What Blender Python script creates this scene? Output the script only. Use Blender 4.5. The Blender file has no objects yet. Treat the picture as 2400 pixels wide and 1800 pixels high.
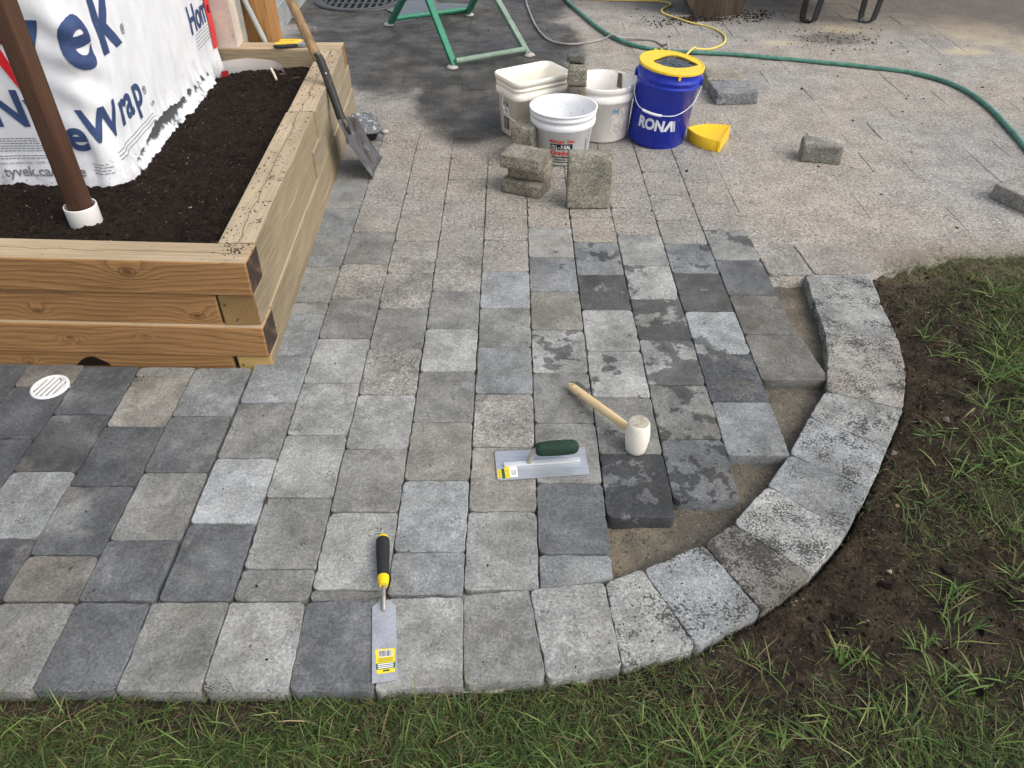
import bpy, bmesh, math, random
import numpy as np
from mathutils import Vector, Matrix, noise

R = math.radians
random.seed(7)
rng = np.random.default_rng(11)
scene = bpy.context.scene
COL = scene.collection

# ------------------------------------------------------------------ camera, sky, sun, exposure
F, CAM_H = 1790.0, 1.48
PITCH = math.atan(1500 / 1790.0)
cam_d = bpy.data.cameras.new('camera')
cam_d.sensor_fit = 'HORIZONTAL'
cam_d.sensor_width = 36.0
cam_d.lens = F / 2400.0 * 36.0
cam_d.clip_start, cam_d.clip_end = 0.02, 600
cam = bpy.data.objects.new('camera', cam_d)
COL.objects.link(cam)
cam.location = (0, 0, CAM_H)
cam.rotation_euler = (math.pi / 2 - PITCH, 0, 0)
scene.camera = cam

SUN_EL, SUN_AZ = R(48), R(118)          # azimuth measured clockwise from +Y (over the right shoulder)
world = bpy.data.worlds.new('World')
scene.world = world
world.use_nodes = True
wn = world.node_tree.nodes
wl = world.node_tree.links
for n in list(wn):
    wn.remove(n)
sky = wn.new('ShaderNodeTexSky')
sky.sky_type = 'NISHITA'
sky.sun_disc = False
sky.sun_elevation = SUN_EL
sky.sun_rotation = SUN_AZ
sky.air_density = 1.0
sky.dust_density = 4.0
sky.ozone_density = 1.0
bg = wn.new('ShaderNodeBackground')
bg.inputs['Strength'].default_value = 0.15
wo = wn.new('ShaderNodeOutputWorld')
grey = wn.new('ShaderNodeHueSaturation')      # thin overcast: the blue of the sky is mostly washed out
grey.inputs['Saturation'].default_value = 0.5
wl.new(sky.outputs[0], grey.inputs['Color'])
wl.new(grey.outputs[0], bg.inputs[0])
wl.new(bg.outputs[0], wo.inputs[0])
sun_d = bpy.data.lights.new('sun', 'SUN')
sun_d.energy = 0.85
sun_d.angle = R(50)
sun_d.color = (1.0, 0.95, 0.87)
sun = bpy.data.objects.new('sun', sun_d)
COL.objects.link(sun)
sd = Vector((math.sin(SUN_AZ) * math.cos(SUN_EL), math.cos(SUN_AZ) * math.cos(SUN_EL), math.sin(SUN_EL)))
sun.rotation_euler = sd.to_track_quat('Z', 'Y').to_euler()
sun.location = sd * 20
scene.view_settings.view_transform = 'Standard'
scene.view_settings.look = 'None'
scene.view_settings.gamma = 1.0
scene.view_settings.exposure = 0.46
scene.view_settings.use_curve_mapping = False

# ------------------------------------------------------------------ small helpers
def smooth(a, b, x):
    t = max(0.0, min(1.0, (x - a) / (b - a)))
    return t * t * (3 - 2 * t)

def npsmooth(a, b, x):
    t = np.clip((x - a) / (b - a), 0, 1)
    return t * t * (3 - 2 * t)

def vnoise(x, y, seed=0):
    """cheap vectorised value noise, range 0..1"""
    x = np.asarray(x, float); y = np.asarray(y, float)
    xi = np.floor(x).astype(np.int64); yi = np.floor(y).astype(np.int64)
    xf = x - xi; yf = y - yi
    def h(a, b):
        n = (a * 374761393 + b * 668265263 + seed * 974634777) & 0xFFFFFFFF
        n = ((n ^ (n >> 13)) * 1274126177) & 0xFFFFFFFF
        return ((n ^ (n >> 16)) & 0xFFFF) / 65535.0
    u = xf * xf * (3 - 2 * xf); v = yf * yf * (3 - 2 * yf)
    return (h(xi, yi) * (1 - u) + h(xi + 1, yi) * u) * (1 - v) + (h(xi, yi + 1) * (1 - u) + h(xi + 1, yi + 1) * u) * v

def fbm(x, y, s, seed=0, octv=4):
    t = 0; a = 0.5; tot = 0
    for i in range(octv):
        t = t + a * vnoise(np.asarray(x) * s, np.asarray(y) * s, seed + i * 17)
        tot += a; a *= 0.5; s *= 2.03
    return t / tot

class MB:
    """collects shapes into ONE mesh"""
    def __init__(self):
        self.v, self.f, self.m, self.s = [], [], [], []
    def add(self, vs, fs, mat=0, sm=False):
        o = len(self.v)
        self.v += [tuple(p) for p in vs]
        for f in fs:
            self.f.append(tuple(i + o for i in f)); self.m.append(mat); self.s.append(sm)
    def box(self, c, size, rot=None, mat=0, bevel=0.0):
        bm = bmesh.new()
        bmesh.ops.create_cube(bm, size=1)
        bmesh.ops.scale(bm, vec=size, verts=bm.verts)
        if bevel > 0:
            bmesh.ops.bevel(bm, geom=list(bm.edges), offset=bevel, segments=2, profile=0.6, affect='EDGES')
        M = Matrix.Translation(c) @ (rot.to_4x4() if rot is not None else Matrix())
        bm.verts.index_update()
        self.add([M @ v.co for v in bm.verts], [[v.index for v in f.verts] for f in bm.faces], mat)
        bm.free()
    def tube(self, pts, rad, n=10, mat=0, cap=True, sm=True, flat=None):
        """sweep of a circle (or of a flat strap when flat=(w,t))"""
        pts = [Vector(p) for p in pts]
        rs = rad if isinstance(rad, (list, tuple)) else [rad] * len(pts)
        up = Vector((0, 0, 1))
        t0 = (pts[1] - pts[0]).normalized()
        if abs(t0.dot(up)) > 0.95:
            up = Vector((0, 1, 0))
        nrm = t0.cross(up).normalized()
        rings = []
        for i, p in enumerate(pts):
            t = ((pts[min(i + 1, len(pts) - 1)]) - pts[max(i - 1, 0)]).normalized()
            nrm = (nrm - t * nrm.dot(t)).normalized()
            b = t.cross(nrm)
            rings.append([p + (nrm * math.cos(2 * math.pi * k / n) + b * math.sin(2 * math.pi * k / n)) * rs[i] for k in range(n)])
        vs = [q for r_ in rings for q in r_]
        fs = []
        for i in range(len(pts) - 1):
            for k in range(n):
                k2 = (k + 1) % n
                fs.append((i * n + k, i * n + k2, (i + 1) * n + k2, (i + 1) * n + k))
        self.add(vs, fs, mat, sm)
        if cap:
            self.add(rings[0], [tuple(range(n))[::-1]], mat)
            self.add(rings[-1], [tuple(range(n))], mat)
    def lathe(self, prof, n=40, M=None, mat=0, sm=True, mats=None):
        """profile [(r,z)...] turned about Z"""
        M = M or Matrix()
        vs, fs, ms = [], [], []
        for r_, z in prof:
            for k in range(n):
                a = 2 * math.pi * k / n
                vs.append(M @ Vector((r_ * math.cos(a), r_ * math.sin(a), z)))
        for i in range(len(prof) - 1):
            for k in range(n):
                k2 = (k + 1) % n
                fs.append((i * n + k, i * n + k2, (i + 1) * n + k2, (i + 1) * n + k))
        self.add(vs, fs, mat, sm)
    def prism(self, poly, z0, z1, M=None, mat=0):
        M = M or Matrix()
        n = len(poly)
        vs = [M @ Vector((x, y, z0)) for x, y in poly] + [M @ Vector((x, y, z1)) for x, y in poly]
        fs = [tuple(range(n))[::-1], tuple(range(n, 2 * n))] + [(i, (i + 1) % n, (i + 1) % n + n, i + n) for i in range(n)]
        self.add(vs, fs, mat)
    def build(self, name, mats, parent=None, loc=None):
        me = bpy.data.meshes.new(name)
        vs = self.v
        if loc is not None:
            L = Vector(loc)
            vs = [tuple(Vector(p) - L) for p in vs]
        me.from_pydata(vs, [], self.f)
        mats = mats if isinstance(mats, (list, tuple)) else [mats]
        for m in mats:
            me.materials.append(m)
        me.polygons.foreach_set('material_index', self.m)
        me.polygons.foreach_set('use_smooth', self.s)
        me.update()
        o = bpy.data.objects.new(name, me)
        COL.objects.link(o)
        if parent is not None:
            o.parent = parent
            pl = parent_world(parent)
            o.location = (Vector(loc) if loc is not None else Vector()) - pl
        elif loc is not None:
            o.location = loc
        return o

def parent_world(o):
    p = Vector(o.location)
    while o.parent is not None:
        o = o.parent
        p += Vector(o.location)
    return p

def tag(o, label=None, cat=None, group=None, kind=None):
    if label: o['label'] = label
    if cat: o['category'] = cat
    if group: o['group'] = group
    if kind: o['kind'] = kind
    return o

def thing(name, label, cat, loc, group=None):
    o = bpy.data.objects.new(name, None)
    o.empty_display_size = 0.1
    COL.objects.link(o)
    o.location = loc
    return tag(o, label, cat, group)

def grid_mesh(name, xs, ys, zf, mat, smooth_=True):
    X, Y = np.meshgrid(xs, ys)
    Z = zf(X, Y)
    nx, ny = len(xs), len(ys)
    vs = np.stack([X.ravel(), Y.ravel(), Z.ravel()], 1)
    i = np.arange(nx * ny).reshape(ny, nx)
    fs = np.stack([i[:-1, :-1].ravel(), i[:-1, 1:].ravel(), i[1:, 1:].ravel(), i[1:, :-1].ravel()], 1)
    return raw_mesh(name, vs, fs, mat, smooth_)

def raw_mesh(name, vs, fs, mat, smooth_=True):
    me = bpy.data.meshes.new(name)
    nv, nf, k = len(vs), len(fs), fs.shape[1]
    me.vertices.add(nv)
    me.vertices.foreach_set('co', np.asarray(vs, np.float32).ravel())
    me.loops.add(nf * k)
    me.loops.foreach_set('vertex_index', np.asarray(fs, np.int32).ravel())
    me.polygons.add(nf)
    me.polygons.foreach_set('loop_start', np.arange(0, nf * k, k, dtype=np.int32))
    me.polygons.foreach_set('loop_total', np.full(nf, k, np.int32))
    me.polygons.foreach_set('use_smooth', np.full(nf, smooth_, bool))
    me.update(calc_edges=True)
    me.materials.append(mat)
    o = bpy.data.objects.new(name, me)
    COL.objects.link(o)
    return o

def catmull(pts, per=8):
    P = [Vector(p) for p in pts]
    P = [P[0] * 2 - P[1]] + P + [P[-1] * 2 - P[-2]]
    out = []
    for i in range(1, len(P) - 2):
        for k in range(per):
            t = k / per
            a, b, c, d = P[i - 1], P[i], P[i + 1], P[i + 2]
            out.append(0.5 * ((2 * b) + (c - a) * t + (2 * a - 5 * b + 4 * c - d) * t * t + (3 * b - a - 3 * c + d) * t ** 3))
    out.append(P[-2])
    return out

# ------------------------------------------------------------------ material helpers
class NT:
    def __init__(self, name, rough=0.8):
        self.mat = bpy.data.materials.new(name)
        self.mat.use_nodes = True
        self.t = self.mat.node_tree
        self.N, self.L = self.t.nodes, self.t.links
        self.bsdf = self.N['Principled BSDF']
        self.bsdf.inputs['Roughness'].default_value = rough
        self.bsdf.inputs['Specular IOR Level'].default_value = 0.3
    def n(self, typ, **kw):
        d = self.N.new(typ)
        for k, v in kw.items():
            setattr(d, k, v)
        return d
    def put(self, sock, v):
        if hasattr(v, 'default_value') and hasattr(v, 'node'):
            self.L.new(v, sock)
        elif isinstance(v, (tuple, list)) and len(v) == 3 and sock.type == 'RGBA':
            sock.default_value = (*v, 1)
        else:
            sock.default_value = v
    def pos(self):
        return self.n('ShaderNodeNewGeometry').outputs['Position']
    def obj(self):
        return self.n('ShaderNodeTexCoord').outputs['Object']
    def mapv(self, v, scale=(1, 1, 1), loc=(0, 0, 0), rot=(0, 0, 0)):
        m = self.n('ShaderNodeMapping')
        self.put(m.inputs['Vector'], v)
        m.inputs['Scale'].default_value = scale
        m.inputs['Location'].default_value = loc
        m.inputs['Rotation'].default_value = rot
        return m.outputs[0]
    def noise(self, v, scale, detail=4, rough=0.55, dist=0.0, out='Fac'):
        d = self.n('ShaderNodeTexNoise')
        self.put(d.inputs['Vector'], v)
        d.inputs['Scale'].default_value = scale
        d.inputs['Detail'].default_value = detail
        d.inputs['Roughness'].default_value = rough
        d.inputs['Distortion'].default_value = dist
        return d.outputs[out]
    def vor(self, v, scale, feature='F1', out='Distance', rand=1.0):
        d = self.n('ShaderNodeTexVoronoi', feature=feature)
        self.put(d.inputs['Vector'], v)
        d.inputs['Scale'].default_value = scale
        d.inputs['Randomness'].default_value = rand
        return d.outputs[out]
    def math(self, op, a, b=None, c=None, clamp=False):
        d = self.n('ShaderNodeMath', operation=op, use_clamp=clamp)
        for i, v in enumerate((a, b, c)):
            if v is not None:
                self.put(d.inputs[i], v)
        return d.outputs[0]
    def step(self, v, lo, hi, a=0.0, b=1.0):
        d = self.n('ShaderNodeMapRange', interpolation_type='SMOOTHSTEP')
        self.put(d.inputs['Value'], v)
        self.put(d.inputs['From Min'], lo); self.put(d.inputs['From Max'], hi)
        self.put(d.inputs['To Min'], a); self.put(d.inputs['To Max'], b)
        return d.outputs[0]
    def mix(self, f, a, b, mode='MIX'):
        d = self.n('ShaderNodeMix', data_type='RGBA', blend_type=mode)
        self.put(d.inputs[0], f); self.put(d.inputs[6], a); self.put(d.inputs[7], b)
        return d.outputs[2]
    def scale(self, col, fac):
        d = self.n('ShaderNodeVectorMath', operation='SCALE')
        self.put(d.inputs[0], col); self.put(d.inputs['Scale'], fac)
        return d.outputs[0]
    def ramp(self, v, stops):
        d = self.n('ShaderNodeValToRGB')
        self.put(d.inputs[0], v)
        e = d.color_ramp.elements
        while len(e) < len(stops):
            e.new(0.5)
        for i, (p, c) in enumerate(stops):
            e[i].position = p
            e[i].color = (*c, 1) if len(c) == 3 else c
        return d.outputs[0]
    def attr(self, name):
        d = self.n('ShaderNodeAttribute', attribute_type='OBJECT', attribute_name=name)
        return d.outputs['Fac']
    def bump(self, h, dist=0.002, strength=1.0):
        d = self.n('ShaderNodeBump')
        d.inputs['Strength'].default_value = strength
        d.inputs['Distance'].default_value = dist
        self.put(d.inputs['Height'], h)
        self.L.new(d.outputs[0], self.bsdf.inputs['Normal'])
    def col(self, v): self.put(self.bsdf.inputs['Base Color'], v)
    def rough(self, v): self.put(self.bsdf.inputs['Roughness'], v)
    def sep(self, v):
        d = self.n('ShaderNodeSeparateXYZ'); self.put(d.inputs[0], v)
        return d.outputs
    def ell(self, xyz, cx, cy, rx, ry):
        """signed radial value of an ellipse on the ground: <1 inside"""
        a = self.math('DIVIDE', self.math('SUBTRACT', xyz[0], cx), rx)
        b = self.math('DIVIDE', self.math('SUBTRACT', xyz[1], cy), ry)
        return self.math('SQRT', self.math('ADD', self.math('MULTIPLY', a, a), self.math('MULTIPLY', b, b)))

def plain(name, col, rough=0.6, spec=0.3, metal=0.0, var=0.12, vscale=14, bump=0.0, grime=0.0, grimecol=(0.06, 0.05, 0.04), gscale=25):
    m = NT(name, rough)
    m.bsdf.inputs['Specular IOR Level'].default_value = spec
    m.bsdf.inputs['Metallic'].default_value = metal
    P = m.pos()
    f = m.noise(P, vscale, 5)
    c = m.scale(m.mix(0.0, col, col), m.step(f, 0.25, 0.75, 1 - var, 1 + var))
    if grime > 0:
        g = m.noise(P, gscale, 8, 0.65)
        c = m.mix(m.step(g, 0.62 - 0.25 * grime, 0.70 - 0.1 * grime, 0, 0.85), c, grimecol)
    m.col(c)
    m.rough(m.step(f, 0.3, 0.7, max(0.03, rough - 0.08), min(1, rough + 0.08)))
    if bump > 0:
        m.bump(m.noise(P, vscale * 10, 3), bump)
    return m.mat

SAND = (0.315, 0.285, 0.245)
def sand_colour(m, P):
    """speckled sandy dust over concrete: grains of several greys"""
    g1 = m.vor(P, 170, out='Color')
    s1 = m.sep(g1)
    big = m.noise(P, 1.1, 4, 0.55)
    med = m.noise(P, 7, 5, 0.6)
    fine = m.noise(P, 95, 3, 0.7)
    c = m.mix(m.step(big, 0.38, 0.62), (0.330, 0.314, 0.288), (0.355, 0.318, 0.268))
    c = m.scale(c, m.step(med, 0.25, 0.75, 0.80, 1.18))
    c = m.scale(c, m.step(fine, 0.22, 0.78, 0.62, 1.38))
    c = m.mix(m.step(s1[0], 0.86, 0.90, 0, 0.55), c, (0.60, 0.58, 0.54))
    c = m.mix(m.step(s1[1], 0.84, 0.88, 0, 0.60), c, (0.085, 0.078, 0.070))
    return c, m.math('ADD', m.math('MULTIPLY', s1[0], 0.6), fine)

# ---- pavers (one shared material, driven by each paver's own colour and properties)
def make_paver_mat():
    m = NT('concrete_paver', 0.85)
    P = m.pos()
    info = m.n('ShaderNodeObjectInfo')
    tint = info.outputs['Color']
    jit = m.n('ShaderNodeVectorMath', operation='ADD')
    sc = m.n('ShaderNodeVectorMath', operation='SCALE')
    cmb = m.n('ShaderNodeCombineXYZ')
    m.L.new(info.outputs['Random'], cmb.inputs[0]); m.L.new(info.outputs['Random'], cmb.inputs[2])
    m.L.new(cmb.outputs[0], sc.inputs[0]); sc.inputs['Scale'].default_value = 37.0
    m.L.new(P, jit.inputs[0]); m.L.new(sc.outputs[0], jit.inputs[1])
    Q = jit.outputs[0]
    wet, dirt, sand, speck = m.attr('wet'), m.attr('dirt'), m.attr('sand'), m.attr('speck')
    mot = m.noise(Q, 8, 6, 0.6)
    fine = m.noise(Q, 150, 3, 0.7)
    grain = m.sep(m.vor(Q, 420, out='Color'))
    c = m.scale(tint, m.step(mot, 0.28, 0.72, 0.72, 1.28))
    tone = m.noise(m.mapv(Q, loc=(8, 2, 0)), 5, 3, 0.5)
    c = m.mix(m.step(tone, 0.46, 0.66, 0, 0.40), c, m.mix(0.45, m.scale(c, 0.72), (0.17, 0.165, 0.15)))
    c = m.mix(m.step(tone, 0.34, 0.50, 0.32, 0), c, m.mix(0.4, m.scale(c, 1.15), (0.30, 0.305, 0.30)))
    cloud = m.noise(m.mapv(Q, loc=(2, 5, 0)), 22, 5, 0.65)
    c = m.scale(c, m.step(cloud, 0.3, 0.7, 0.84, 1.16))
    c = m.scale(c, m.step(fine, 0.2, 0.8, 0.72, 1.28))
    # pale bloom and warm blotches
    bl = m.noise(Q, 5, 5, 0.65, 0.4)
    c = m.mix(m.step(bl, 0.56, 0.72, 0, 0.42), c, (0.40, 0.395, 0.365))
    sm_ = m.noise(m.mapv(Q, loc=(5, 1, 0), scale=(1, 0.35, 1), rot=(0, 0, 0.6)), 30, 5, 0.7)
    c = m.mix(m.step(sm_, 0.60, 0.75, 0, 0.30), c, (0.46, 0.45, 0.42))
    bw = m.noise(m.mapv(Q, loc=(7, 3, 0)), 6, 4, 0.6)
    c = m.mix(m.step(bw, 0.56, 0.75, 0, 0.30), c, (0.27, 0.225, 0.165))
    # scattered light and dark aggregate
    c = m.mix(m.step(grain[0], m.math('SUBTRACT', 0.985, m.math('MULTIPLY', speck, 0.17)), 1.0, 0, 0.6), c, m.scale(c, 1.75))
    c = m.mix(m.step(grain[1], m.math('SUBTRACT', 0.985, m.math('MULTIPLY', speck, 0.24)), 1.0, 0, 0.6), c, (0.07, 0.067, 0.063))
    coarse = m.sep(m.vor(Q, 170, out='Color'))
    c = m.scale(c, m.math('ADD', 1.0, m.math('MULTIPLY', m.math('SUBTRACT', coarse[0], 0.5), m.math('MULTIPLY', speck, 0.72))))
    # small dark crumbs and stains
    st = m.noise(m.mapv(Q, loc=(1, 9, 0)), 26, 4, 0.6)
    c = m.mix(m.step(st, 0.70, 0.76, 0, 0.55), c, (0.07, 0.062, 0.055))
    # soil trodden in
    d1 = m.noise(P, 175, 2, 0.55)
    d2 = m.noise(P, 11, 3, 0.6)
    dd = m.math('ADD', d1, m.math('MULTIPLY', m.math('SUBTRACT', d2, 0.5), 1.0))
    thr = m.math('SUBTRACT', 0.78, m.math('MULTIPLY', dirt, 0.36))
    c = m.mix(m.step(m.math('SUBTRACT', dd, thr), 0.0, 0.09, 0, 0.80), c, (0.030, 0.026, 0.023))
    # sand dust
    sc_, sh = sand_colour(m, P)
    sf = m.noise(P, 6, 5, 0.6)
    fac = m.step(m.math('ADD', sand, m.math('MULTIPLY', m.math('SUBTRACT', sf, 0.5), 0.9)), 0.25, 0.75)
    c = m.mix(m.math('MULTIPLY', fac, m.step(sand, 0.0, 0.12)), c, sc_)
    # water
    w1 = m.noise(m.mapv(P, loc=(3, 1, 0)), 9.5, 6, 0.62, 0.15)
    wt = m.math('SUBTRACT', 0.75, m.math('MULTIPLY', wet, 0.46))
    wm = m.math('MULTIPLY', m.step(m.math('SUBTRACT', w1, wt), -0.006, 0.018), m.step(wet, 0.01, 0.05))
    c = m.mix(wm, c, m.scale(c, 0.40))
    gw = ground_wet(m, P)
    c = m.mix(gw, c, m.scale(c, 0.15))
    m.col(c)
    m.rough(m.math('SUBTRACT', m.math('SUBTRACT', 0.88, m.math('MULTIPLY', wm, 0.34)), m.math('MULTIPLY', gw, 0.38)))
    h = m.math('ADD', m.math('MULTIPLY', fine, 1.0), m.math('MULTIPLY', mot, 0.8))
    h = m.math('ADD', h, m.math('MULTIPLY', coarse[0], m.math('MULTIPLY', speck, 1.1)))
    h = m.math('ADD', h, m.math('MULTIPLY', grain[2], m.math('ADD', 0.15, m.math('MULTIPLY', speck, 0.5))))
    m.bump(h, 0.0028, 0.9)
    return m.mat

def ground_wet(m, P):
    """outline of the hosed-down area round the saw stand"""
    wob = m.noise(P, 3.2, 4, 0.6)
    wob2 = m.noise(P, 16, 3, 0.6)
    xyz = m.sep(P)
    d = None
    for e in ((-0.55, 5.35, 0.95, 1.15), (-0.22, 4.25, 0.34, 0.70), (-0.05, 6.1, 0.50, 0.6), (-0.62, 4.86, 0.40, 0.42), (0.10, 5.20, 0.36, 0.62), (0.16, 4.5, 0.2, 0.6), (-1.2, 6.3, 0.8, 0.8)):
        v = m.ell(xyz, *e)
        d = v if d is None else m.math('MINIMUM', d, v)
    d = m.math('ADD', d, m.math('MULTIPLY', m.math('SUBTRACT', wob, 0.5), 0.55))
    d = m.math('ADD', d, m.math('MULTIPLY', m.math('SUBTRACT', wob2, 0.5), 0.16))
    return m.math('MULTIPLY', m.step(d, 0.82, 1.10, 1.0, 0.0), m.step(m.noise(P, 5.5, 5, 0.65), 0.30, 0.62, 0.72, 1.0))

def make_ground_mat():
    m = NT('sandy_driveway', 0.9)
    P = m.pos()
    xyz = m.sep(P)
    c, h = sand_colour(m, P)
    # faint worn outlines of buried pavers are geometry; here stains, and shade painted into the far right
    wob = m.noise(P, 5, 5, 0.65)
    wob9 = m.noise(P, 30, 5, 0.7)
    wob = m.math('ADD', m.math('MULTIPLY', wob, 0.7), m.math('MULTIPLY', wob9, 0.3))
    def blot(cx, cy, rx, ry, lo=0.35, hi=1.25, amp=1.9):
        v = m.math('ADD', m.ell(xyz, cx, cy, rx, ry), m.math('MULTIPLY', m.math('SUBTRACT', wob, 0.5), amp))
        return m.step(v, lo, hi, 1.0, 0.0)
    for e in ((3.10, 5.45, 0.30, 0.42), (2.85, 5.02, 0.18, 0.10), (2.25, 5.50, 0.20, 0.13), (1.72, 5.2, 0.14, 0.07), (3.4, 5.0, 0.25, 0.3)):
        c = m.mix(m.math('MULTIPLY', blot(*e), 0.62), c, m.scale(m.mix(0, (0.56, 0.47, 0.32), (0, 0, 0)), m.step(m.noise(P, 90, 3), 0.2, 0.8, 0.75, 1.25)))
    brown = m.step(m.noise(m.mapv(P, loc=(4, 4, 0)), 0.9, 3), 0.52, 0.70, 0, 0.35)
    c = m.mix(brown, c, m.scale(c, 0.72))
    far = m.step(m.math('ADD', m.math('MULTIPLY', xyz[0], 0.30), m.math('ADD', xyz[1], m.math('MULTIPLY', wob, 0.8))), 6.2, 7.3)  # far right corner: shadow of something out of view, darkened into the colour
    c = m.mix(m.math('MULTIPLY', far, 0.75), c, (0.075, 0.060, 0.044))
    # soil spilled at the timber stump and in front of the barrow
    soil = m.math('MAXIMUM', blot(1.33, 5.76, 0.26, 0.10, 0.5, 0.95), m.math('MULTIPLY', blot(2.08, 5.28, 0.30, 0.16, 0.3, 1.2, 2.2), 0.6))
    c = m.mix(m.math('MULTIPLY', soil, 0.9), c, (0.030, 0.022, 0.018))
    # dust thins into brown soil next to the lawn
    edge = m.math('ADD', m.math('SUBTRACT', 2.72, xyz[1]), m.math('MULTIPLY', m.math('SUBTRACT', wob, 0.5), 0.5))
    ed = m.math('MULTIPLY', m.step(edge, 0.0, 0.32), m.step(xyz[0], 1.25, 1.5))
    c = m.mix(m.math('MULTIPLY', ed, 0.7), c, (0.16, 0.125, 0.085))
    gw = ground_wet(m, P)
    c = m.mix(gw, c, m.scale(c, 0.14))
    m.col(c)
    m.rough(m.math('SUBTRACT', 0.92, m.math('MULTIPLY', gw, m.step(m.noise(P, 4, 5, 0.7), 0.35, 0.65, 0.30, 0.66))))
    m.bump(h, 0.003, 1.0)
    return m.mat

def make_bed_mat():
    m = NT('damp_bedding_sand', 0.9)
    P = m.pos()
    a = m.noise(P, 9, 5, 0.6)
    c = m.mix(m.step(a, 0.35, 0.68), (0.125, 0.112, 0.090), (0.215, 0.185, 0.135))
    f = m.noise(P, 190, 3, 0.7)
    c = m.scale(c, m.step(f, 0.2, 0.8, 0.6, 1.4))
    g = m.sep(m.vor(P, 190, out='Color'))
    c = m.mix(m.step(g[0], 0.96, 0.98, 0, 0.35), c, (0.36, 0.34, 0.30))
    c = m.mix(m.step(g[1], 0.90, 0.94, 0, 0.6), c, (0.04, 0.036, 0.03))
    m.col(c)
    m.bump(m.math('ADD', f, g[2]), 0.004, 1.0)
    return m.mat

def make_soil_mat(name, a, b, dusty=False):
    m = NT(name, 0.95)
    P = m.pos()
    n1 = m.noise(P, 14, 6, 0.7)
    n2 = m.noise(P, 120, 4, 0.7)
    c = m.mix(m.step(n1, 0.35, 0.65), a, b)
    c = m.scale(c, m.step(n2, 0.2, 0.8, 0.45, 1.6))
    if dusty:
        yy = m.sep(P)[1]
        e = m.math('ADD', yy, m.math('MULTIPLY', m.math('SUBTRACT', m.noise(P, 9, 6, 0.7), 0.5), 0.5))
        c = m.mix(m.step(e, 2.24, 2.50, 0, 0.85), c, m.scale(m.mix(0, (0.20, 0.160, 0.110), (0, 0, 0)), m.step(n2, 0.2, 0.8, 0.7, 1.3)))
    g = m.sep(m.vor(P, 230, out='Color'))
    c = m.mix(m.step(g[0], 0.993, 0.998, 0, 0.6), c, (0.30, 0.26, 0.20))
    m.col(c)
    m.bump(m.math('ADD', n2, m.math('MULTIPLY', m.noise(P, 45, 5), 1.2)), 0.012, 1.0)
    m.bsdf.inputs['Specular IOR Level'].default_value = 0.15
    return m.mat

def make_wood(name, light, dark, knots=(), ring=95.0, wob=0.010, axis=(0.0, -0.11), rough=0.75, stain=0.35, stripe=0.55, centre=(0, 0)):
    """timber along local X; rings about an off-centre pith; knots = (x, z, r)"""
    m = NT(name, rough)
    O = m.obj()
    xyz = m.sep(O)
    warp = m.noise(m.mapv(O, scale=(1.6, 7, 7)), 1.0, 3, 0.5)
    warp2 = m.noise(m.mapv(O, scale=(3.5, 26, 26)), 1.0, 3, 0.6)
    dy = m.math('SUBTRACT', xyz[1], axis[0])
    dz = m.math('SUBTRACT', xyz[2], axis[1])
    r_ = m.math('SQRT', m.math('ADD', m.math('MULTIPLY', dy, dy), m.math('MULTIPLY', dz, dz)))
    r_ = m.math('ADD', r_, m.math('MULTIPLY', m.math('SUBTRACT', warp, 0.5), wob * 10))
    r_ = m.math('ADD', r_, m.math('MULTIPLY', m.math('SUBTRACT', warp2, 0.5), wob))
    kmask = None
    for kx, kz, kr in knots:
        a = m.math('DIVIDE', m.math('SUBTRACT', xyz[0], kx), kr * 1.7)
        b = m.math('DIVIDE', m.math('SUBTRACT', xyz[2], kz), kr)
        q = m.math('ADD', m.math('MULTIPLY', a, a), m.math('MULTIPLY', b, b))
        wide = m.math('EXPONENT', m.math('MULTIPLY', q, -0.12))
        r_ = m.math('ADD', r_, m.math('MULTIPLY', wide, 0.040))
        core = m.step(m.math('ADD', q, m.math('MULTIPLY', warp2, 0.8)), 0.5, 1.5, 1.0, 0.0)
        ringk = m.math('MULTIPLY', m.step(m.math('ABSOLUTE', m.math('SUBTRACT', q, 1.3)), 0.0, 0.45, 1.0, 0.0), 0.8)
        km = m.math('MAXIMUM', m.math('MULTIPLY', core, 0.75), ringk)
        kmask = km if kmask is None else m.math('MAXIMUM', kmask, km)
    s = m.math('FRACT', m.math('MULTIPLY', r_, ring))
    band = m.math('POWER', s, 2.6)
    big = m.noise(m.mapv(O, scale=(1.1, 5, 5)), 1.0, 4, 0.6)
    c = m.mix(m.math('MULTIPLY', band, stripe), light, dark)
    fib = m.noise(m.mapv(O, scale=(6, 160, 160)), 1.0, 3, 0.6)
    c = m.scale(c, m.step(fib, 0.25, 0.75, 0.80, 1.16))
    c = m.scale(c, m.step(big, 0.3, 0.7, 0.78, 1.18))
    bl = m.noise(m.mapv(O, scale=(2.2, 9, 9)), 1.0, 4, 0.6)
    c = m.mix(m.step(bl, 0.52, 0.75, 0, stain), c, m.scale(c, 0.55))
    if kmask is not None:
        c = m.mix(kmask, c, (0.085, 0.040, 0.016))
    sp = m.noise(O, 60, 5, 0.7)
    c = m.mix(m.step(sp, 0.70, 0.76, 0, 0.6), c, (0.05, 0.038, 0.028))
    m.col(c)
    m.bump(m.math('ADD', fib, m.math('MULTIPLY', band, 0.4)), 0.0012, 0.8)
    return m.mat

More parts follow.
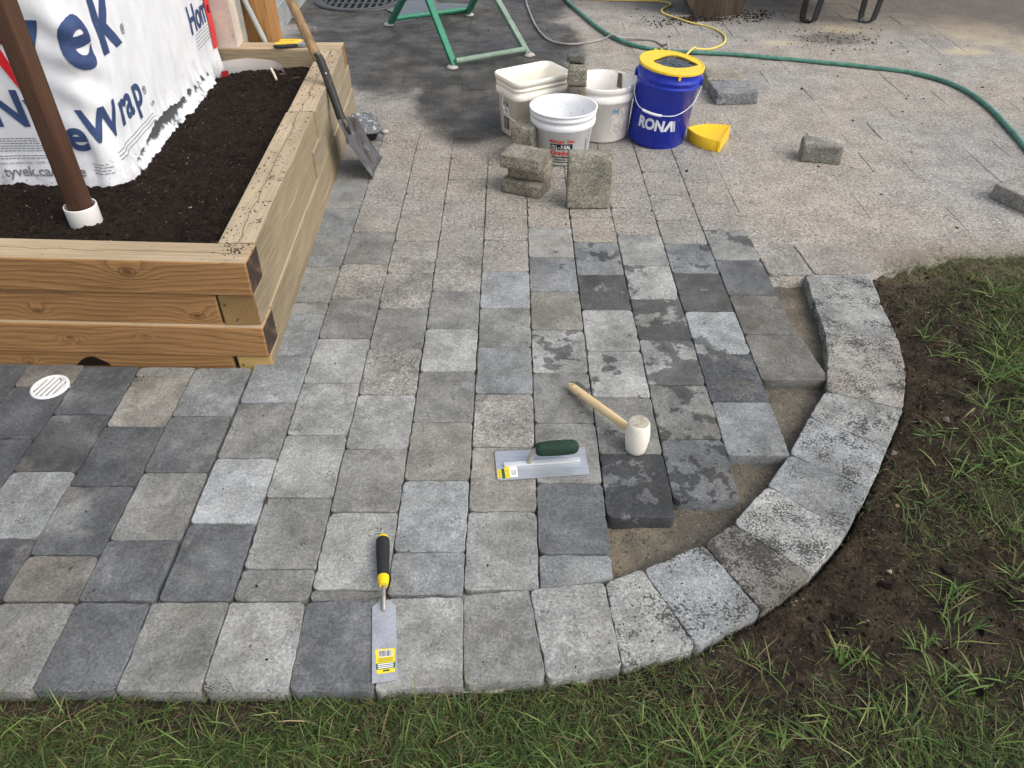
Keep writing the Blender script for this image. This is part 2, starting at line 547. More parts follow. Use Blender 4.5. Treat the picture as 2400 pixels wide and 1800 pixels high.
def make_lit_weathered_top(name, light, dark, mud=0.5):
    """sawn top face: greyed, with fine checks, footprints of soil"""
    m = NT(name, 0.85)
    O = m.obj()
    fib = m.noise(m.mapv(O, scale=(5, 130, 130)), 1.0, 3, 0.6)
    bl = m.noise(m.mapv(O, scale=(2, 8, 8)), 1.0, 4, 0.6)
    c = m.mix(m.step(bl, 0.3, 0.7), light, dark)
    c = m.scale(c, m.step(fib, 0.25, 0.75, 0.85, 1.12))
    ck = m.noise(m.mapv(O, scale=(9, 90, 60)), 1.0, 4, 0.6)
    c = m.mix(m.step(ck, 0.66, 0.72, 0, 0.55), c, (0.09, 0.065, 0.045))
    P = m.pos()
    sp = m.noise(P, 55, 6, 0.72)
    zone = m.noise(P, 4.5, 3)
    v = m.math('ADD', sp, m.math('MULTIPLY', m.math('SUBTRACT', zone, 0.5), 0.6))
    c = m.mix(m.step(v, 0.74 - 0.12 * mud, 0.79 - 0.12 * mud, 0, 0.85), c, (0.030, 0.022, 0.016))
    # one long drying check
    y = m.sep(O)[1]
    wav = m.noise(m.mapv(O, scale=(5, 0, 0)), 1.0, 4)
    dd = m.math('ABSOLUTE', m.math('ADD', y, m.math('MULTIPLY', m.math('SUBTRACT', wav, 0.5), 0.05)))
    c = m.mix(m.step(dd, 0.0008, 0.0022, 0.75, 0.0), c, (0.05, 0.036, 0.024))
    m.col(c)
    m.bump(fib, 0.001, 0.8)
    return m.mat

def make_endgrain(name, light, dark, blotch):
    m = NT(name, 0.85)
    O = m.obj()
    xyz = m.sep(O)
    dy = m.math('SUBTRACT', xyz[1], 0.05); dz = m.math('SUBTRACT', xyz[2], 0.012)
    r_ = m.math('SQRT', m.math('ADD', m.math('MULTIPLY', dy, dy), m.math('MULTIPLY', dz, dz)))
    r_ = m.math('ADD', r_, m.math('MULTIPLY', m.noise(O, 22, 3), 0.010))
    s = m.math('POWER', m.math('FRACT', m.math('MULTIPLY', r_, 150)), 1.8)
    c = m.mix(m.math('MULTIPLY', s, 0.7), light, dark)
    b = m.noise(m.mapv(O, scale=(0, 1, 1)), 20, 4, 0.6)
    c = m.mix(m.step(b, 0.62 - blotch * 0.4, 0.70 - blotch * 0.25, 0, 0.9), c, (0.035, 0.028, 0.024))
    m.col(c)
    m.bump(s, 0.001)
    return m.mat

MAT = {}
MAT['paver'] = make_paver_mat()
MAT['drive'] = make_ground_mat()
MAT['bed'] = make_bed_mat()
MAT['compost'] = make_soil_mat('planter_compost', (0.013, 0.009, 0.007), (0.028, 0.018, 0.013))
MAT['earth'] = make_soil_mat('lawn_earth', (0.024, 0.018, 0.013), (0.066, 0.050, 0.034), True)
FRESH_L, FRESH_D = (0.315, 0.172, 0.068), (0.110, 0.048, 0.017)
MAT['side'] = make_wood('timber_side', (0.310, 0.258, 0.175), (0.190, 0.148, 0.092), ring=70, stain=0.45, stripe=0.4)  # both side tones carry the shade of the right-hand faces
MAT['side_near'] = make_wood('timber_side_near', (0.305, 0.245, 0.155), (0.180, 0.132, 0.076), ring=70, stain=0.4, stripe=0.45)
MAT['top'] = make_lit_weathered_top('timber_top', (0.50, 0.40, 0.265), (0.37, 0.285, 0.18), 0.5)  # pale top tone holds both weathering and sky light
MAT['top_mud'] = make_lit_weathered_top('timber_top_muddy', (0.47, 0.38, 0.26), (0.32, 0.25, 0.165), 1.0)
MAT['end_dark'] = make_endgrain('timber_end_stained', (0.17, 0.10, 0.055), (0.08, 0.05, 0.03), 0.75)
MAT['end'] = make_endgrain('timber_end', (0.33, 0.205, 0.085), (0.085, 0.045, 0.016), 0.0)
MAT['end_pale'] = make_endgrain('timber_end_pale', (0.62, 0.43, 0.17), (0.34, 0.19, 0.06), 0.0)

# ------------------------------------------------------------------ paving
CODE = {'s': (0.345, 0.318, 0.278), 'b': (0.200, 0.213, 0.218), 'B': (0.308, 0.324, 0.326), 'p': (0.238, 0.250, 0.250),
        'l': (0.318, 0.322, 0.306), 'm': (0.220, 0.220, 0.207), 't': (0.258, 0.248, 0.217), 'd': (0.086, 0.092, 0.099),
        'D': (0.126, 0.133, 0.138), 'k': (0.074, 0.078, 0.082), 'g': (0.310, 0.297, 0.268), 'e': (0.150, 0.145, 0.130), 'w': (0.175, 0.168, 0.150)}
patio = thing('patio', None, None, (0, 0, 0))
tag(patio, kind='structure')
patio['label'] = 'half-laid patio of tumbled grey concrete pavers with a curved border'

def outline(poly, step=0.018, jit=0.0014, rc=0.0115, seed=0):
    """poly -> closed outline with rounded worn corners and slightly uneven edges"""
    rnd = random.Random(seed)
    n = len(poly)
    P = [Vector((p[0], p[1])) for p in poly]
    out = []
    for i in range(n):
        a, b, c = P[i - 1], P[i], P[(i + 1) % n]
        d = P[(i + 2) % n]
        r0 = rc * rnd.uniform(0.5, 1.5)
        e1 = (b - a).normalized(); e2 = (c - b).normalized()
        out += [b - e1 * r0, b - e1 * r0 * 0.30 + e2 * r0 * 0.30, b + e2 * r0]
        L = (c - b).length
        k = max(1, int(L / step))
        nrm = Vector((e2.y, -e2.x))
        bow = rnd.uniform(-0.6, 0.6) * jit
        for j in range(1, k):
            t = j / k
            if t * L < r0 * 1.3 or (1 - t) * L < rc * 1.8:
                continue
            w = rnd.uniform(-1, 1) * jit
            if rnd.random() < 0.07:
                w -= jit * 1.8
            out.append(b + e2 * (L * t) + nrm * (w + bow * math.sin(math.pi * t)))
    return out

NPAV = 0
def paver(poly, tint, wet=0.0, dirt=0.0, sand=0.0, speck=0.3, name='paver', z=0.0, th=0.06, parent=None, gap=0.0015, tilt=0.40, bevel=0.0019):
    global NPAV
    NPAV += 1
    rnd = random.Random(NPAV * 13 + 5)
    cx = sum(p[0] for p in poly) / len(poly); cy = sum(p[1] for p in poly) / len(poly)
    loc = [(p[0] - cx, p[1] - cy) for p in poly]
    loc = [(x - math.copysign(gap, x), y - math.copysign(gap, y)) for x, y in loc]
    o2 = outline(loc, seed=NPAV)
    n = len(o2)
    def ring(ins, zz):
        r_ = []
        for i in range(n):
            e = (o2[(i + 1) % n] - o2[i - 1]).normalized()
            nn = Vector((-e.y, e.x))
            r_.append((o2[i].x + nn.x * ins, o2[i].y + nn.y * ins, zz))
        return r_
    b = bevel * rnd.uniform(0.75, 1.3)
    rings = [ring(0, -th), ring(0, -b), ring(b * 0.35, -b * 0.3), ring(b * 1.25, 0.0)]
    vs = [p for r_ in rings for p in r_]
    fs = []
    for k in range(3):
        for i in range(n):
            j = (i + 1) % n
            fs.append((k * n + i, k * n + j, (k + 1) * n + j, (k + 1) * n + i))
    fs.append(tuple(range(3 * n, 4 * n)))
    mb = MB()
    mb.add(vs, fs)
    mb.s = [True] * (3 * n) + [False]
    o = mb.build(name, MAT['paver'])
    o.location = (cx, cy, z + rnd.uniform(-0.0014, 0.0014))
    o.rotation_euler = (R(rnd.uniform(-tilt, tilt)), R(rnd.uniform(-tilt, tilt)), 0)
    v = rnd.uniform(0.93, 1.07)
    o.color = (tint[0] * v, tint[1] * v, tint[2] * v, 1)
    o['wet'] = float(wet); o['dirt'] = float(dirt); o['sand'] = float(sand); o['speck'] = float(speck)
    if parent is not None:
        o.parent = parent
    return o

COLX = {k: (-0.6315 + 0.1745 * k, -0.6315 + 0.1745 * (k + 1)) for k in range(-12, 20)}
COLX = {k + 1: v for k, v in COLX.items()}      # column 1 runs from x=-0.6315 to -0.457
def colx(k):
    return -0.806 + 0.1738 * k, -0.806 + 0.1738 * (k + 1)
# far-to-near joint positions and the look of each paver between them
COLS = {
    0: ([3.151, 2.905, 2.679, 2.444, 2.205, 2.135, 1.905, 1.680, 1.455, 1.228, 1.004], 'b b p m m p p m B D'),
    1: ([3.151, 2.931, 2.705, 2.461, 2.229, 1.998, 1.769, 1.544, 1.313, 1.093, 1.004], 'g g m g m l l l m m'),
    2: ([3.046, 2.833, 2.634, 2.399, 2.167, 1.942, 1.717, 1.488, 1.265, 1.035, 1.004], 's s g g m g l m l m'),
    3: ([2.951, 2.747, 2.513, 2.275, 2.049, 1.827, 1.598, 1.372, 1.141, 1.019], 's g g m l m t B p'),
    4: ([2.876, 2.638, 2.408, 2.172, 1.951, 1.721, 1.496, 1.266, 1.033], 'g g B m p g t l'),
    5: ([2.738, 2.510, 2.275, 2.046, 1.821, 1.593, 1.363, 1.134, 1.047], 'l3 b3 t1 l5 m3 m1 D p'),
    6: ([2.826, 2.622, 2.385, 2.159, 1.929, 1.705, 1.470, 1.244], 's b4 m8 l3 l4 m3 D7'),
    7: ([2.679, 2.447, 2.226, 1.988, 1.761, 1.527, 1.304], 'l3 l4 m7 l6 m5 D5'),
    8: ([2.801, 2.609, 2.394, 2.150, 1.916, 1.686, 1.464], 's b4 m8 B4 d p1'),
    9: ([2.719, 2.487, 2.250, 2.018, 1.784], 'l4 D2 e e'),
    -1: ([1.844, 1.623, 1.402, 1.176, 1.004], 'p D m D'),
    -2: ([1.848, 1.801, 1.580, 1.353, 1.131, 1.004], 'm t d D w'),
    -3: ([1.853, 1.631, 1.405, 1.180, 1.004], 'd k p d'),
    -4: ([1.863, 1.756, 1.531, 1.306, 1.08, 1.004], 'w d d D m'),
    -5: ([1.870, 1.679, 1.444, 1.21, 1.004], 'd d D d'),
    -6: ([1.87, 1.75, 1.52, 1.29, 1.06, 1.004], 'd D d d D'),
    -7: ([1.87, 1.62, 1.39, 1.16, 1.004], 'D d d d'),
}
def drift(x, y):
    """how much jointing sand lies on the paving at a place"""
    t = smooth(1.85, 2.95, y + 0.12 * math.sin(x * 5 + 1) - 0.10 * smooth(0.2, -0.6, x) + 0.16 * smooth(0.7, 1.1, x))
    return t
for k, (ys, codes) in COLS.items():
    x0, x1 = colx(k)
    if k == 0:
        x0 = -0.80
    for i, cd in enumerate(codes.split()):
        a, b = ys[i], ys[i + 1]
        w = int(cd[1]) / 10 if len(cd) > 1 else 0.0
        base = cd[0]
        cy = (a + b) / 2
        xa, xb = x0, x1
        if k == 0 and cy > 1.9:
            xa = -0.80
        if k == 5 and b < 1.06:
            poly = [(xa, 1.036), (xb, 1.062), (xb, a), (xa, a)]
        elif k == 9 and i == 3:
            poly = [(xa, b), (xb + 0.035, b), (xb + 0.01, a), (xa, a)]
        else:
            poly = [(xa, b), (xb, b), (xb, a), (xa, a)]
        sp = 0.9 if base in 'gs' else (0.75 if base in 'dk' and k > 4 else 0.35)
        paver(poly, CODE[base], wet=w, sand=0.75 * drift((xa + xb) / 2, cy) * (1.0 if base in 'gst' else 0.55), speck=sp, parent=patio,
              dirt=0.12 if k < 5 else 0.05)
# two speckled pieces of the row behind the curve
paver([(0.935, 2.385), (1.100, 2.382), (1.082, 2.612), (0.925, 2.612)], CODE['g'], sand=0.35, speck=1.0, parent=patio)
paver([(1.104, 2.390), (1.33, 2.388), (1.33, 2.60), (1.086, 2.612)], CODE['g'], sand=0.55, speck=1.0, dirt=0.3, parent=patio)
# sand-dusted rows that run on towards the driveway
for k in range(0, 10):
    x0, x1 = colx(k)
    if k == 0:
        x0 = -0.84
    top = COLS[k][0][0]
    yb = top
    i = 0
    while yb < 5.0:
        ya = yb + 0.2285
        c = random.choice(['s', 's', 'g', 's', 'm'])
        if k == 0 and yb < 3.7:
            c = random.choice(['b', 'p', 'm'])
        paver([(x0, yb), (x1, yb), (x1, ya), (x0, ya)], CODE[c], sand=(0.45 if k == 0 and yb < 3.7 else 0.93), speck=0.8, parent=patio, tilt=0.25)
        yb = ya
# the same paving, far off, all but buried: one mesh
mbf = MB()
for k in range(-4, 22):
    x0, x1 = colx(k)
    off = random.uniform(0, 0.22)
    y = (5.0 + off) if k <= 9 else (2.66 + off)
    while y < 8.2:
        g = 0.0016
        if random.random() < 0.8:
            zz = random.uniform(-0.0015, 0.0036)
            tl = random.uniform(-0.0012, 0.0012)
            a = [(x0 + g, y + g), (x1 - g, y + g), (x1 - g, y + 0.2285 - g), (x0 + g, y + 0.2285 - g)]
            ins = 0.004
            b = [(x0 + g + ins, y + g + ins), (x1 - g - ins, y + g + ins), (x1 - g - ins, y + 0.2285 - g - ins), (x0 + g + ins, y + 0.2285 - g - ins)]
            if not (k < 0 and y < 5.3):
                vs = [(p[0], p[1], -0.05) for p in a] + [(p[0], p[1], zz - 0.004) for p in a] + [(b[0][0], b[0][1], zz - tl), (b[1][0], b[1][1], zz + tl), (b[2][0], b[2][1], zz + tl), (b[3][0], b[3][1], zz - tl)]
                fs = [(i, (i + 1) % 4, (i + 1) % 4 + 4, i + 4) for i in range(4)] + [(i + 4, (i + 1) % 4 + 4, (i + 1) % 4 + 8, i + 8) for i in range(4)] + [(8, 9, 10, 11)]
                mbf.add(vs, fs)
        y += 0.2285
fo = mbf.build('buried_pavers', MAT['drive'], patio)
fo['kind'] = 'stuff'

# border course: joints from the straight edge round the curve (inner point, outer point)
BJ = [((-1.84, 0.998), (-1.84, 0.785)), ((-1.668, 0.998), (-1.668, 0.785)), ((-1.496, 0.998), (-1.496, 0.786)), ((-1.324, 0.998), (-1.324, 0.786)), ((-1.151, 0.998), (-1.151, 0.787)),
      ((-0.978, 0.998), (-0.978, 0.787)), ((-0.809, 0.998), (-0.807, 0.787)), ((-0.634, 1.0), (-0.634, 0.787)), ((-0.462, 1.0), (-0.455, 0.786)),
      ((-0.292, 1.007), (-0.280, 0.787)), ((-0.110, 1.016), (-0.099, 0.800)), ((0.039, 1.033), (0.071, 0.812)), ((0.213, 1.054), (0.230, 0.842)),
      ((0.305, 1.090), (0.395, 0.886)), ((0.461, 1.163), (0.555, 0.976)), ((0.544, 1.225), (0.695, 1.075)), ((0.663, 1.351), (0.818, 1.197)),
      ((0.751, 1.465), (0.927, 1.340)), ((0.850, 1.616), (1.030, 1.492)), ((0.932, 1.730), (1.134, 1.649)), ((0.995, 1.905), (1.215, 1.835)),
      ((1.025, 2.025), (1.252, 1.997)), ((1.042, 2.202), (1.272, 2.192)), ((1.067, 2.384), (1.301, 2.380))]
BT = ['d', 'D', 'd', 'D', 'm', 'D', 'm', 'l', 'D', 'l', 'm', 'l', 'l', 'B', 'w', 'l', 'p', 'B', 'l', 'g', 'g', 'l', 'l']
BD = [.2, .2, .2, .2, .25, .22, .2, .10, .1, .08, .10, .20, .54, .60, .84, .68, .52, .62, .64, .70, .68, .64, .54]
for i in range(len(BJ) - 1):
    (i0, o0), (i1, o1) = BJ[i], BJ[i + 1]
    paver([o0, o1, i1, i0], CODE[BT[i]], dirt=BD[i], speck=0.50 if i > 10 else 0.35, name='border_paver', parent=patio, gap=0.0009, th=0.075, z=0.004, sand=0.0)

# ------------------------------------------------------------------ ground sheets
OUT = [(-9, 0.787)] + [b for a, b in BJ] + [(1.32, 2.46)]
def border_dist(X, Y):
    """signed distance to the outside of the border: >0 on the lawn side"""
    best = np.full(X.shape, 1e9); sign = np.zeros(X.shape)
    for (a, b) in zip(OUT[:-1], OUT[1:]):
        ax, ay = a; bx, by = b
        dx, dy = bx - ax, by - ay
        L2 = dx * dx + dy * dy
        t = np.clip(((X - ax) * dx + (Y - ay) * dy) / L2, 0, 1)
        ex, ey = X - (ax + t * dx), Y - (ay + t * dy)
        d = np.hypot(ex, ey)
        s = np.sign(dy * (X - ax) - dx * (Y - ay))
        upd = d < best
        best = np.where(upd, d, best); sign = np.where(upd, s, sign)
    return best * np.where(sign == 0, 1, sign)
def lawn_edge(X):
    return 2.455 + 0.05 * np.sin(X * 4.1) + 0.10 * (fbm(X, X * 0 + 3, 5, 5) - 0.5) + 0.05 * (fbm(X, X * 0 + 7, 24, 6) - 0.5) - 0.03 * npsmooth(1.7, 1.3, X)
def lawn_mask(X, Y):
    """1 on the lawn, 0 on paving / driveway"""
    d = border_dist(X, Y)
    a = npsmooth(0.0, 0.012, d)
    return a * npsmooth(0.02, -0.03, Y - lawn_edge(X))
def lawn_z(X, Y):
    d = border_dist(X, Y)
    z = -0.021 + 0.022 * (fbm(X, Y, 6, 1) - 0.5) + 0.022 * (fbm(X, Y, 26, 2) - 0.5) + 0.014 * npsmooth(0.05, 0.4, d)
    z = z + 0.008 * npsmooth(-0.25, -0.02, Y - lawn_edge(X))
    return z
def lawn_sheet(X, Y):
    return np.where(lawn_mask(X, Y) > 0.02, lawn_z(X, Y), -0.14)
xs = np.concatenate([np.linspace(-30, -1.9, 12), np.arange(-1.85, 2.6, 0.0125), np.linspace(2.7, 30, 14)])
ys = np.concatenate([np.linspace(-30, 0.3, 14), np.arange(0.33, 2.62, 0.0125), np.array([2.8, 4, 8])])
lawn = grid_mesh('lawn_soil', xs, ys, lawn_sheet, MAT['earth'])
tag(lawn, kind='structure')
lawn['label'] = 'dark bare lawn soil beside the curved border'

def drive_z(X, Y):
    z = -0.024 + 0.0215 * npsmooth(2.95, 3.75, Y + 0.16 * np.sin(X * 5 + 1) + 1.10 * npsmooth(0.72, 0.98, X))
    nz = fbm(X, Y, 3.5, 8) - 0.5
    z = z + npsmooth(3.0, 3.7, Y + 1.1 * npsmooth(0.72, 0.98, X)) * (0.0062 * nz + 0.0030 * (fbm(X, Y, 24, 9) - 0.5) + 0.0020 + 0.0012 * npsmooth(0.8, 1.3, X))
    z = np.where((X > 0.9) & (X < 1.32) & (Y > 2.36) & (Y < 2.63), np.minimum(z, -0.007 + 0.005 * npsmooth(1.1, 1.3, X)), z)
    inlawn = lawn_mask(X, Y)
    z = np.where(inlawn > 0.5, -0.12, z)
    z = np.where(Y < 2.36, np.where(X > 0.2, -0.11, z), z)
    return z
xs = np.concatenate([np.linspace(-30, -2.5, 12), np.arange(-2.4, 4.6, 0.025), np.linspace(4.8, 30, 12)])
ys = np.concatenate([np.arange(0.80, 7.6, 0.025), np.linspace(7.8, 60, 16)])
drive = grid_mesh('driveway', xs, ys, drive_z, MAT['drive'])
tag(drive, kind='structure')
drive['label'] = 'sand-dusted paved driveway, dark and wet round the saw stand'

def bed_z(X, Y):
    return -0.040 + 0.018 * (fbm(X, Y, 7, 21) - 0.5) + 0.008 * (fbm(X, Y, 40, 22) - 0.5)
bed = grid_mesh('sand_bed', np.arange(0.2, 1.24, 0.0125), np.arange(0.98, 2.42, 0.0125),
                lambda X, Y: np.where(border_dist(X, Y) < -0.03, bed_z(X, Y), -0.15), MAT['bed'])
tag(bed, kind='structure')
bed['label'] = 'exposed damp bedding sand between laid pavers and curved border'

# ------------------------------------------------------------------ raised timber planter
planter = thing('raised_planter', 'raised garden bed of stacked squared timbers filled with dark compost', 'planter', (-0.76, 1.86, 0))
TS = 0.110
def timber(p0, p1, mats, w=TS, h=TS, name='timber', bevel=0.007, sub=10):
    """squared timber between two end-face centres; material slots: side, top, end"""
    p0, p1 = Vector(p0), Vector(p1)
    d = p1 - p0; L = d.length
    bm = bmesh.new()
    bmesh.ops.create_cube(bm, size=1)
    bmesh.ops.scale(bm, vec=(L, w, h), verts=bm.verts)
    bmesh.ops.bevel(bm, geom=list(bm.edges), offset=bevel, segments=3, profile=0.6, affect='EDGES')
    for f in bm.faces:
        nrm = f.normal
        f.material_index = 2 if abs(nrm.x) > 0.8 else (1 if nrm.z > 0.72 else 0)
        f.smooth = f.calc_area() < 0.003
    me = bpy.data.meshes.new(name)
    bm.to_mesh(me); bm.free()
    for mm in mats:
        me.materials.append(mm)
    o = bpy.data.objects.new(name, me)
    COL.objects.link(o)
    o.parent = planter
    o.location = (p0 + p1) / 2 - planter.location
    o.rotation_euler = d.to_track_quat('X', 'Z').to_euler()
    return o
# four courses along the front
def front_mat(i, knots):
    return make_wood('timber_front', FRESH_L, FRESH_D, knots=knots, ring=(62, 55, 70, 60)[i], wob=0.0085, axis=((0.02, -0.10), (-0.03, -0.12), (0.03, 0.12), (0, -0.1))[i], stain=0.30, stripe=0.62)
YF = 1.850
LY = YF + TS / 2
tilt_up = 0.028
def front(x1, z, xl, knots, i, endm, topm='top', yoff=0.0):
    # far left end well outside the frame, slightly higher
    x0 = -3.1
    dz = (x1 - x0) / 0.8 * tilt_up
    mid = (x0 + x1) / 2
    ks = [(kx - mid, kz, kr) for kx, kz, kr in knots]
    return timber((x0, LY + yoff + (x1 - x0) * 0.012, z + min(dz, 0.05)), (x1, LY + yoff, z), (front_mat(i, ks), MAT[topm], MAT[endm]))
front(-0.744, 0.3135, 0, [(-1.085, 0.018, 0.0125)], 3 - 3, 'end_dark')
front(-0.862, 0.2020, 0, [(-0.93, -0.022, 0.011), (-1.40, -0.018, 0.008)], 1, 'end', yoff=0.012)
front(-0.742, 0.0925, 0, [(-1.33, 0.005, 0.006), (-1.10, 0.02, 0.004)], 2, 'end_dark', yoff=-0.004)
front(-0.862, -0.0185, 0, [(-1.5, 0.01, 0.006)], 3, 'end', yoff=0.006)
# right-hand side, running away; outer face at x = -0.745 - 0.034*(y-1.9)
def sx(y, off=0.0):
    return -0.745 - 0.034 * (y - 1.9) - TS / 2 + off
def side(y0, y1, z, mats, off=0.0):
    return timber((sx(y0, off), y0, z), (sx(y1, off), y1, z), mats)
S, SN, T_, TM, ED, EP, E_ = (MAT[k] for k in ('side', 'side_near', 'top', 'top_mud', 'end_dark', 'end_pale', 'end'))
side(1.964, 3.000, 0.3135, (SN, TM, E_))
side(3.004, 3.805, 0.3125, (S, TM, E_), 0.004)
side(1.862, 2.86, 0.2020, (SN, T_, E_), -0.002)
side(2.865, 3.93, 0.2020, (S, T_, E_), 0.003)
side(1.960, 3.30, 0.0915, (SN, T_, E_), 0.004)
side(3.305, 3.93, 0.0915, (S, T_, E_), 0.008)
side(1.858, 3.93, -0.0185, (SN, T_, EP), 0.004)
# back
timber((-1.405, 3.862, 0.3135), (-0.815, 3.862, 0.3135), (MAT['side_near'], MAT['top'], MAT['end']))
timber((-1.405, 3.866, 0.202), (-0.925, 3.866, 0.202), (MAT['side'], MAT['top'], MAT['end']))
# rot hole in the lowest front timber
hb = MB()
hp = [(-1.30 + (x_ + 1.262) * 0.72, z_ * 0.72) for x_, z_ in [(-1.335, 0.0), (-1.318, 0.016), (-1.300, 0.030), (-1.275, 0.042), (-1.250, 0.043), (-1.232, 0.032), (-1.205, 0.016), (-1.190, 0.0)]]
M0 = Matrix.Translation((0, 1.8625, 0)) @ Matrix.Rotation(R(90), 4, 'X')
hb.prism(hp, -0.004, 0.006, M0)
hole = hb.build('rot_hole', plain('rotten_hollow', (0.012, 0.009, 0.007), 0.95, 0.1), planter)

# compost
WALL_X, WALL_Y = -1.362, 2.50
def comp_z(X, Y):
    z = 0.298 + 0.02 * (fbm(X, Y, 4, 31) - 0.5) + 0.022 * (fbm(X, Y, 22, 32) - 0.5) + 0.018 * (fbm(X, Y, 60, 35) - 0.5)
    z = z - 0.012 * npsmooth(3.3, 3.78, Y) + 0.02 * npsmooth(2.1, 1.96, Y)
    return z
comp = grid_mesh('compost', np.arange(-2.6, -0.825, 0.011), np.arange(1.94, 3.83, 0.011),
                 lambda X, Y: np.where(X > -0.842 - 0.034 * (Y - 1.9), 0.20, comp_z(X, Y)), MAT['compost'])
tag(comp, 'dark brown compost filling the timber planter', 'soil', kind='stuff')

# ------------------------------------------------------------------ chips, crumbs and grass
def chip_mat(name, rough=0.9):
    m = NT(name, rough)
    a = m.n('ShaderNodeAttribute', attribute_type='GEOMETRY', attribute_name='tone')
    m.col(a.outputs['Color'])
    m.bsdf.inputs['Specular IOR Level'].default_value = 0.2
    return m
def set_tone(o, cols, per):
    me = o.data
    at = me.color_attributes.new('tone', 'FLOAT_COLOR', 'POINT')
    c = np.ones((len(me.vertices), 4), np.float32)
    c[:, :3] = np.repeat(cols, per, axis=0)
    at.data.foreach_set('color', c.ravel())
MAT['chips'] = chip_mat('bark_chips').mat

def chips(name, P, L, W, H, cols, tilt=0.5):
    """many little wedge-shaped bits, one mesh: 6 vertices each"""
    n = len(P)
    base = np.array([[-.5, -.5, 0], [-.4, .5, 0], [.5, .35, 0], [.45, -.5, 0], [-.15, 0, 1], [.2, .1, .85]], float)
    b = base[None] + rng.normal(0, 0.13, (n, 6, 3))
    b = b * np.stack([L, W, H], 1)[:, None, :]
    az = rng.uniform(0, 2 * np.pi, n); tx = rng.normal(0, tilt, n)
    ca, sa = np.cos(az), np.sin(az); ct, st = np.cos(tx), np.sin(tx)
    y = b[:, :, 1] * ct[:, None] - b[:, :, 2] * st[:, None]
    z = b[:, :, 1] * st[:, None] + b[:, :, 2] * ct[:, None]
    x = b[:, :, 0]
    vs = np.stack([x * ca[:, None] - y * sa[:, None], x * sa[:, None] + y * ca[:, None], z], 2) + P[:, None, :]
    tri = np.array([[0, 4, 1], [1, 4, 5], [1, 5, 2], [2, 5, 3], [3, 5, 4], [3, 4, 0], [0, 1, 2], [0, 2, 3]])
    fs = (tri[None] + (np.arange(n) * 6)[:, None, None]).reshape(-1, 3)
    o = raw_mesh(name, vs.reshape(-1, 3), fs, MAT['chips'], False)
    set_tone(o, cols, 6)
    return o
def tones(n, lo, hi, pale=0.03, palecol=(0.30, 0.22, 0.14)):
    t = rng.random((n, 1)) ** 1.6
    c = np.array(lo) * (1 - t) + np.array(hi) * t
    k = rng.random(n) < pale
    c[k] = np.array(palecol) * rng.uniform(0.5, 1.3, (k.sum(), 1))
    return c
n = 34000
px = rng.uniform(-2.1, -0.84, n); py = rng.uniform(1.95, 3.80, n)
ok = ~((px < -1.37) & (py > 2.5)) & (px < -0.86 - 0.034 * (py - 1.9))
px, py = px[ok], py[ok]; n = len(px)
L = np.minimum(rng.gamma(2.0, 0.0026, n) + 0.002, 0.020)
mul = chips('compost_chips', np.stack([px, py, comp_z(px, py) - 0.001], 1), L, L * rng.uniform(.15, .5, n), L * rng.uniform(.2, .5, n),
            tones(n, (0.008, 0.006, 0.005), (0.042, 0.026, 0.018), 0.004))
n = 70
px = rng.uniform(-1.35, -0.90, n); py = rng.uniform(1.98, 3.72, n)
L = rng.uniform(0.015, 0.036, n)
bk_ = chips('bark_shreds', np.stack([px, py, comp_z(px, py) + 0.001], 1), L, L * rng.uniform(.08, .22, n), L * rng.uniform(.06, .14, n), tones(n, (0.020, 0.013, 0.009), (0.085, 0.052, 0.034), 0.06), 0.25)
tag(bk_, 'longer bark shreds on top of the planter compost', 'mulch', kind='stuff')
tag(mul, 'bark shreds and crumbs lying over the planter compost', 'mulch', kind='stuff')

# lawn earth: crumbs
def earth_density(X, Y):
    d = border_dist(X, Y)
    e = npsmooth(0.50, 0.05, d) * npsmooth(0.1, 0.6, X)
    e = np.maximum(e, npsmooth(0.55, 0.1, np.hypot((X - 1.05) / 0.9, (Y - 1.0) / 0.8)))
    e = np.maximum(e, 0.9 * npsmooth(1.0, 0.4, np.hypot((X + 0.62) / 0.26, (Y - 0.745) / 0.075)))
    e = np.maximum(e, 0.9 * npsmooth(1.0, 0.5, np.hypot((X + 1.0) / 0.25, (Y - 0.765) / 0.035)))
    e = np.clip(e + 0.9 * (fbm(X, Y, 5, 41) - 0.5), 0, 1)
    return e
n = 52000
px = rng.uniform(-1.3, 2.3, n); py = rng.uniform(0.5, 2.48, n)
ok = (lawn_mask(px, py) > 0.5) & (rng.random(n) < 0.25 + 0.75 * earth_density(px, py))
px, py = px[ok], py[ok]; n = len(px)
L = np.minimum(rng.gamma(1.8, 0.0026, n) + 0.0018, 0.014)
cr = chips('soil_crumbs', np.stack([px, py, lawn_z(px, py) - 0.001], 1), L, L * rng.uniform(.3, .8, n), L * rng.uniform(.25, .6, n),
           tones(n, (0.013, 0.010, 0.008), (0.062, 0.045, 0.033), 0.010))
tag(cr, 'loose brown soil crumbs and wood bits on the lawn edge', 'soil', kind='stuff')

n = 900
px = rng.uniform(0.2, 2.2, n); py = rng.uniform(0.55, 2.40, n)
ok = (lawn_mask(px, py) > 0.5) & (rng.random(n) < earth_density(px, py))
px, py = px[ok], py[ok]; n = len(px)
L = rng.gamma(3.0, 0.0036, n) + 0.005
cl = chips('soil_clods', np.stack([px, py, lawn_z(px, py) - 0.002], 1), L, L * rng.uniform(.7, 1, n), L * rng.uniform(.5, .8, n), tones(n, (0.014, 0.011, 0.008), (0.055, 0.042, 0.031), 0.05, (0.16, 0.14, 0.12)))
tag(cl, 'clods and small stones in the bare soil outside the curve', 'soil', kind='stuff')

